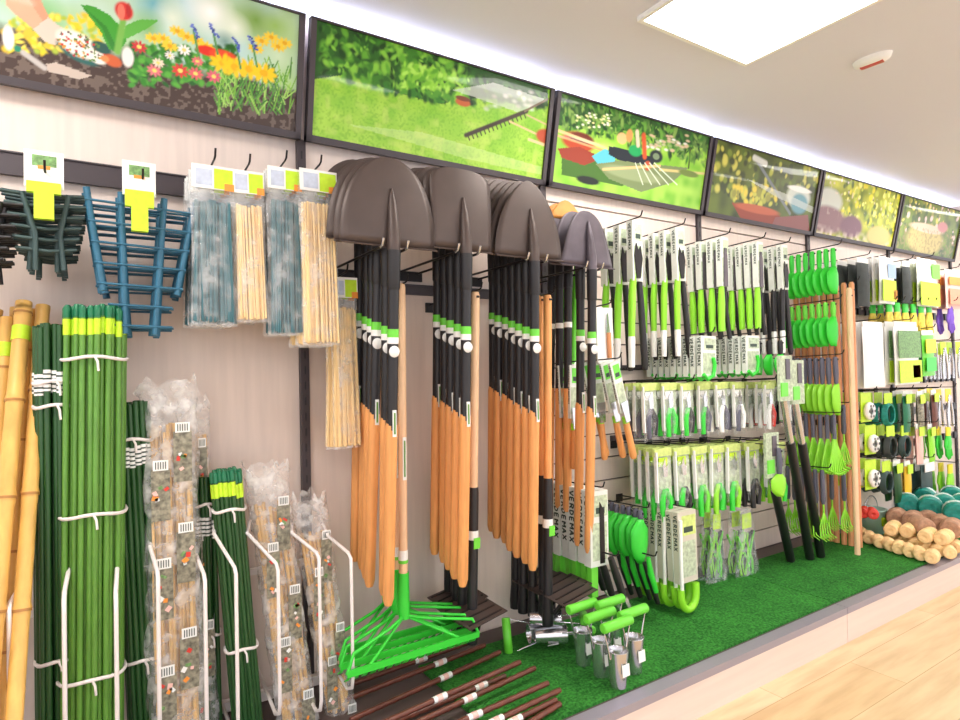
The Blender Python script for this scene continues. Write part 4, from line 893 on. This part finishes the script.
row(pack('seed_pack', 'pack', .26, .26, .03, PINK, ((-.4, -.4, .4, -.2, ORG), (-.4, -.9, .4, -.5, mat('salmon print', (232, 150, 120), .5)))), 952, 270, -.28, 3, .05, 'salmon and orange pack cut by the right photo edge', g=S3)
# shelf edge with gloves
def shelf(pa, pb, Y, lab, m=UPR, dep=.25):
    a = at(*pa, 0); b = at(*pb, 0); mb = MB(); mb.box(((a.x+b.x)/2, -.012, (a.z+b.z)/2), (abs(b.x-a.x), .02, .03), m); 
    tag(mb.build('support_bar'), lab, 'wall bar')
def glove(m, m2):
    t = thing('garden_glove', 'x', 'glove'); mb = MB(); mb.tube([(0, 0, 0), (0, 0, -.06)], [.035, .032], m2, 10, True, .3); mb.build('cuff', t)
    mb = MB(); mb.tube([(0, 0, -.055), (0, 0, -.1), (0, 0, -.14)], [.032, .042, .034], m, 10, True, .35)
    for j, (x, L) in enumerate(((-.027, .05), (-.009, .065), (.009, .06), (.027, .045))): mb.tube([(x, 0, -.13), (x*1.2, -.004, -.13-L), (x*1.2, -.006, -.14-L)], [.009, .009, .004], m, 8)
    mb.tube([(-.03, 0, -.08), (-.055, -.005, -.12), (-.06, -.008, -.135)], [.01, .009, .005], m, 8); mb.build('hand', t); return t
for i, (px, py) in enumerate(((889, 303), (897, 303), (905, 304), (913, 304), (921, 304), (929, 304))):
    g0 = glove(YLWF, GRN); stack(g0, at(px, py, -.28), 2, .09, ['yellow glove with green cuff, leftmost of its row', 'yellow glove with green cuff, second from the left', 'yellow glove with green cuff, third from the left', 'yellow glove with green cuff, fourth from the left', 'yellow glove with green cuff, fifth from the left', 'yellow glove with green cuff next to the purple gloves'][i], 'gloves in the far bay', hk=f'hook of the {["first", "second", "third", "fourth", "fifth", "sixth"][i]} yellow glove pair')
row(glove(PURP, PURP), 950, 303, -.28, 4, .06, 'purple garden glove at the right edge', g='gloves in the far bay')
row(pack('fleece_bag', 'pack', .24, .36, .035, WHT), 872, 322, -.34, 7, .045, 'plain white fleece bag', g=S3)
row(pack('fleece_bag', 'pack', .32, .36, .03, WHT, ((-.42, -.97, .46, -.62, LIMEL), (-.42, -.58, .46, -.15, PICG), (.1, -.9, .4, -.7, ORG))), 905, 322, -.36, 3, .04, 'white bag with lime label and garden picture', g=S3)
row(pack('seed_pack', 'pack', .18, .28, .03, GRNV, ((-.4, -.9, .4, -.6, GRN), (-.4, -.5, .4, -.2, YEL))), 927, 330, -.32, 2, .05, 'green and yellow pack behind the white bags', g=S3)
def snips(m, m2):
    t = thing('carded_shears', 'x', 'shears'); mb = MB(); mb.box((0, 0, -.04), (.08, .003, .08), m2); mb.build('backing_card', t); mb = MB()
    mb.tube([(0, -.006, -.04), (-.03, -.006, -.15), (-.025, -.006, -.24)], .009, m, 8); mb.build('handle', t); mb = MB(); mb.tube([(0, -.008, -.04), (.03, -.008, -.15), (.035, -.008, -.24)], .009, m, 8); mb.build('handle', t); return t
row(snips(SILV, LIMEL), 943, 342, -.3, 4, .05, 'silver-legged shears in the far bay, left group', g=S3)
row(snips(SILV, LIMEL), 958, 342, -.3, 4, .05, 'silver-legged shears at the right photo edge', g=S3)
def reel(m=WHT, m2=LIMEL):
    t = thing('wire_reel', 'x', 'reel'); mb = MB(); mb.box((0, .012, -.08), (.12, .003, .16), m2); mb.build('backing_card', t); mb = MB()
    mb.lathe([(.02, -.01), (.045, -.012), (.05, 0), (.045, .012), (.02, .01)], (0, -.006, -.1), m, 18, (0, 1, 0)); mb.build('spool', t)
    mb = MB(); 
    for j in range(6): a = 2*pi*j/6; mb.lathe([(0, 0), (.008, 0)], (math.cos(a)*.032, -.0205, -.1+math.sin(a)*.032), BLKP, 8, (0, 1, 0))
    mb.lathe([(0, 0), (.01, 0)], (0, -.0205, -.1), BLKP, 10, (0, 1, 0)); mb.build('holes', t); return t
def coil(m):
    t = thing('cord_hank', 'x', 'cord'); mb = MB(); mb.box((0, 0, -.03), (.09, .003, .06), LIMEL); mb.build('header_card', t); mb = MB()
    for j in range(6):
        pts = [(.045*math.cos(a)*(1+.04*j), -.01+.004*j, -.12+.055*math.sin(a)*(1+.03*j)) for a in [2*pi*k_/14 for k_ in range(15)]]; mb.tube(pts, .006, m, 6, False)
    mb.build('cord', t); return t
def strip_pack(m, card=LIMEL, w=.08, h=.24): return pack('tie_pack', 'pack', w, h, .03, m, ((-.4, -.3, .4, -.08, card),))
far = [(868, 393, reel, (), 3, 'white spool reel at the row start'), (888, 393, coil, (TURQ,), 4, 'turquoise cord hank'), (905, 391, strip_pack, (CAPG,), 3, 'teal tie pack'), (919, 391, strip_pack, (PICM,), 3, 'mottled brown tie pack'), (933, 390, strip_pack, (BROWN,), 2, 'brown strip pack'), (948, 389, snips, (SILV, YEL), 4, 'silver shears with yellow card'),
       (872, 425, reel, (), 4, 'white spool reel at the row start'), (890, 426, coil, (GRYF,), 4, 'anthracite wire hank'), (905, 425, coil, (DGRN,), 4, 'dark green wire hank'), (918, 424, strip_pack, (PINK,), 3, 'pale pink tie pack'), (930, 424, strip_pack, (LIME,), 2, 'lime tie pack'), (948, 427, glove, (GRN, YEL), 4, 'green glove'),
       (872, 460, reel, (), 4, 'white spool reel at the row start'), (886, 461, coil, (DGRN,), 3, 'dark green wire hank'), (896, 460, strip_pack, (GRN_D,), 2, 'dark green strip pack'), (907, 461, strip_pack, (mat('amber strips', (240, 190, 40), .4),), 2, 'amber yellow strip pack'), (926, 459, strip_pack, (DGRN, WHT, .16), 4, 'dark green pack'), (950, 464, glove, (LIME, YEL), 4, 'lime glove')]
rn = {393: 'upper', 391: 'upper', 390: 'upper', 389: 'upper', 425: 'middle', 426: 'middle', 424: 'middle', 427: 'middle', 460: 'lower', 461: 'lower', 459: 'lower', 464: 'lower'}
for px, py, fn, ar, n, d in far: row(fn(*ar), px, py, -.33, n, .05, f'{d}, {rn[py]} far row', g=S3)
for i, (pa_, pb_, nm) in enumerate((((850, 312), (887, 312), 'under the anthracite packs'), ((850, 384), (887, 383), 'over the upper row of reels'), ((850, 418), (887, 417), 'over the middle row of reels'), ((850, 453), (887, 451), 'over the lower row of reels'))):
    z = at(*pa_, 0).z
    for kk in (3, 4):
        mb = MB(); mb.box((X0+kk+.5, -.014, z), (.96, .02, .03), UPR)
        for j in range(10): mb.box((X0+kk+.07+j*.095, -.026, z+.005), (.03, .014, .05), BLKP)
        tag(mb.build('support_bar'), f'dark toothed wall bar {nm}, {"nearer" if kk == 3 else "farther"} bay', 'wall bar')

# ------------------------------------------------------------ goods on the platform
ZG = ZP+.012
def roll(r, L, m, band=None):
    t = thing('twine_roll', 'x', 'twine'); mb = MB(); pr = []
    for j in range(17):
        v = j/16; pr.append((r*(.84+.16*math.sin(pi*v)**.4)+(.0022 if j % 2 else 0), -L/2+v*L))
    mb.lathe(pr, (0, 0, 0), m, 18, (1, 0, 0)); e = r*.84
    for sg in (-1, 1): mb.lathe([(e, sg*L/2), (e*.5, sg*(L/2+.001)), (.001, sg*(L/2-.004))][::sg], (0, 0, 0), m, 18, (1, 0, 0), False)
    mb.build('twine', t)
    if band: mb = MB(); mb.lathe([(r*1.015, -L*.17), (r*1.03, 0), (r*1.015, L*.17)], (0, 0, 0), band, 18, (1, 0, 0)); mb.build('paper_band', t)
    return t
def place(proto, spots, z, descs, group, used):
    for i, (px, py, dz, rz) in enumerate(spots):
        p = atz(px, py, z+dz); lab = descs[i]
        if i == 0: proto.location = p; proto.rotation_euler = (0, 0, rz); proto['label'] = lab; proto['group'] = group
        else: dup(proto, p, (0, 0, rz), lab, group)
pos = lambda k_, n: ['leftmost', 'second', 'third', 'fourth', 'fifth', 'sixth', 'seventh', 'eighth'][k_]
sp = [(860, 533), (869, 537), (879, 541), (889, 544), (899, 547), (909, 550), (919, 553), (932, 556), (938, 549), (948, 551), (926, 546), (915, 543), (903, 539), (892, 537), (955, 546), (944, 543)]
place(roll(.031, .075, TWT, None), [(x, y, 0, .25+.5*((i*37) % 7)/7) for i, (x, y) in enumerate(sp)], ZG+.031, ['straw twine roll in the bottom layer, '+d for d in ('leftmost, by the wooden poles', 'second along the front edge from the poles', 'third along the front edge from the poles', 'fourth along the front edge from the poles', 'fifth along the front edge from the poles', 'sixth along the front edge from the poles', 'seventh along the front edge from the poles', 'nearest the platform corner edge', 'behind the nearest roll', 'next to the aluminium edge trim', 'in the second line, right end', 'in the second line, middle', 'in the second line, left of middle', 'in the second line, left end', 'at the far right by the edge trim', 'far right in the second line')], 'straw twine rolls on the turf', 0)
sp = [(893, 528, 0, .2), (909, 530, 0, .15), (928, 535, 0, .1), (944, 537, 0, .1)]
place(roll(.034, .12, TWT, mat('green paper band', (176, 190, 110), .6, var=.3, scale=80)), sp, ZG+.034+.055, [f'straw twine roll with green paper band on top of others, {pos(i, 4)}' + ('' if i == 0 else ' from the left') for i in range(4)], 'banded straw twine rolls', 0)
place(roll(.05, .1, TWB, None), [(897, 517, 0, .3), (913, 520, 0, .2), (928, 519, 0, .5), (942, 524, 0, .3), (952, 528, 0, .2), (921, 526, 0, .9)], ZG+.11, [f'brown jute roll behind the straw twine, {pos(i, 6)}'+('' if i == 0 else ' from the left') for i in range(6)], 'brown jute rolls', 0)
place(roll(.06, .13, TURQ, WHT), [(907, 503, 0, .5), (925, 497, 0, .3), (930, 506, 0, .4), (944, 504, 0, .4), (956, 512, 0, .4), (952, 496, 0, .4), (963, 504, 0, .3)], ZG+.17, [f'turquoise cord roll piled behind the brown jute, {pos(i, 7)}'+('' if i == 0 else ' from the left') for i in range(7)], 'turquoise cord rolls', 0)
p = atz(872, 532, ZG); t = thing('tin_bucket', 'mint green tin bucket standing left of the twine rolls', 'bucket', p)
mb = MB(); mb.lathe([(0, 0), (.06, 0), (.075, .13), (.079, .132), (.079, .138), (.071, .136), (.056, .006), (0, .006)], (0, 0, 0), MINT, 28); mb.build('bucket_body', t)
mb = MB(); mb.tube([(.077*math.cos(a), 0, .12+.09*math.sin(a)) for a in [pi*k_/12 for k_ in range(13)]], .0025, SILV, 6); mb.build('handle', t)
mb = MB(); g = [[(-.03+.06*u/4, -.076+.008*abs(u-2)/2, .05+.05*v) for u in range(5)] for v in (0, 1)]; mb.shell(g, .002, LIMEL); mb.build('printed_label', t)
place(roll(.028, .07, REDP, None), [(864, 512, 0, .3), (872, 513, .0, .6)], ZG+.17, ['red cord roll above the mint bucket, left', 'red cord roll above the mint bucket, right'], 'red cord rolls by the bucket', 0)

# bulb planters with green grips
def planter():
    t = thing('bulb_planter', 'x', 'bulb planter'); mb = MB(); mb.lathe([(.024, 0), (.033, .11), (.0335, .112), (.0315, .11), (.0228, .001), (.024, 0)], (0, 0, 0), SILV, 24)
    for j in range(5): mb.box((-.004, -.0305-j*.0009+.003, .03+j*.012), (.012, .001, .001), TXT)
    mb.build('steel_cutter', t)
    mb = MB(); mb.tube([(-.033, 0, .09), (-.045, 0, .14), (-.06, 0, .19), (.06, 0, .19), (.045, 0, .14), (.033, 0, .09)], .0028, SILV, 6); mb.build('wire_frame', t)
    mb = MB(); mb.tube([(-.062, 0, .19), (-.06, 0, .19), (.06, 0, .19), (.062, 0, .19)], [.011, .0155, .0155, .011], GRNV, 12); mb.build('grip', t)
    mb = MB(); mb.box((0, -.0325, .06), (.03, .002, .035), WHT, rot=(-.08, 0, 0)); mb.build('price_label', t)
    return t
pl = planter(); first = True
stand = [(582, 606, -.30, .02, 'planter grip farthest left of the standing group'), (610, 602, -.22, .02, 'standing planter farthest back'), (600, 615, -.36, .02, 'standing planter in the middle of the group'), (633, 612, -.3, .02, 'standing planter farthest right'), (617, 624, -.44, .02, 'standing planter nearest the front edge')]
for i, (px, py, Y, rz, d) in enumerate(stand):
    q = atz(px, py, ZG+.19); ob = pl if i == 0 else dup(pl, (0, 0, 0)); ob.location = (q.x, q.y, ZG); ob.rotation_euler = (0, 0, rz); ob['label'] = 'steel bulb planter with green grip, '+['leftmost of the standing group', 'farthest back of the standing group', 'in the middle of the standing group', 'rightmost of the standing group', 'nearest the platform edge'][i]; ob['group'] = 'bulb planters with green grips'
lay = [((535, 636, .05), (pi/2*.98, .5, 1.05), 'lying on its side left of the standing group'), ((558, 630, .045), (pi/2, 1.3, -1.9), 'lying with grip pointing to the front'), ((530, 618, .1), (pi/2, .1, .9), 'lying on top of the others near the hoes')]
for (px, py, dz), ro, d in lay:
    q = atz(px, py, ZG+dz); ob = dup(pl, q, ro, 'steel bulb planter with green grip, '+d, 'bulb planters with green grips')

# brown rods lying on the platform
def rod(a, b, z, lab, wl=.5):
    A = atz(*a, z); B = atz(*b, z+.01); t = thing('coated_stake', lab, 'stake', A, group='brown coated stakes lying on the platform'); d = B-A; L = d.length; ax = d.normalized()
    mb = MB(); n = int(L/.02); mb.tube([ax*(L*k_/n) for k_ in range(n+1)], [.0075+(.0012 if k_ % 2 else 0) for k_ in range(n+1)], BROWN, 8); mb.build('rod', t)
    mb = MB(); mb.tube([ax*(L*wl), ax*(L*wl+.045)], .0098, WHT, 8); mb.tube([ax*(L*wl+.012), ax*(L*wl+.03)], .0101, PINK, 8); mb.build('paper_label', t)
rods = [((345, 740), (520, 662), .2, .45), ((375, 742), (535, 668), .185, .5), ((405, 746), (548, 683), .19, .4), ((430, 752), (560, 690), .18, .42), ((455, 750), (556, 700), .17, .5), ((350, 720), (500, 652), .175, .55), ((345, 700), (485, 645), .17, .6), ((352, 684), (470, 642), .165, .5), ((480, 752), (560, 704), .165, .4), ((395, 722), (505, 676), .16, .7), ((340, 668), (452, 634), .155, .45)]
for i, (a, b, z, wl) in enumerate(rods):
    rod(a, b, z-.01, 'brown coated stake lying below the green rakes, '+['one of the top layer', 'second in the top layer', 'reaching onto the turf', 'long one reaching the turf', 'short front one', 'behind the top layer', 'near the divider rack', 'under the rake head', 'nearest the photo bottom edge', 'in the lower layer', 'farthest back by the wall'][i], wl)
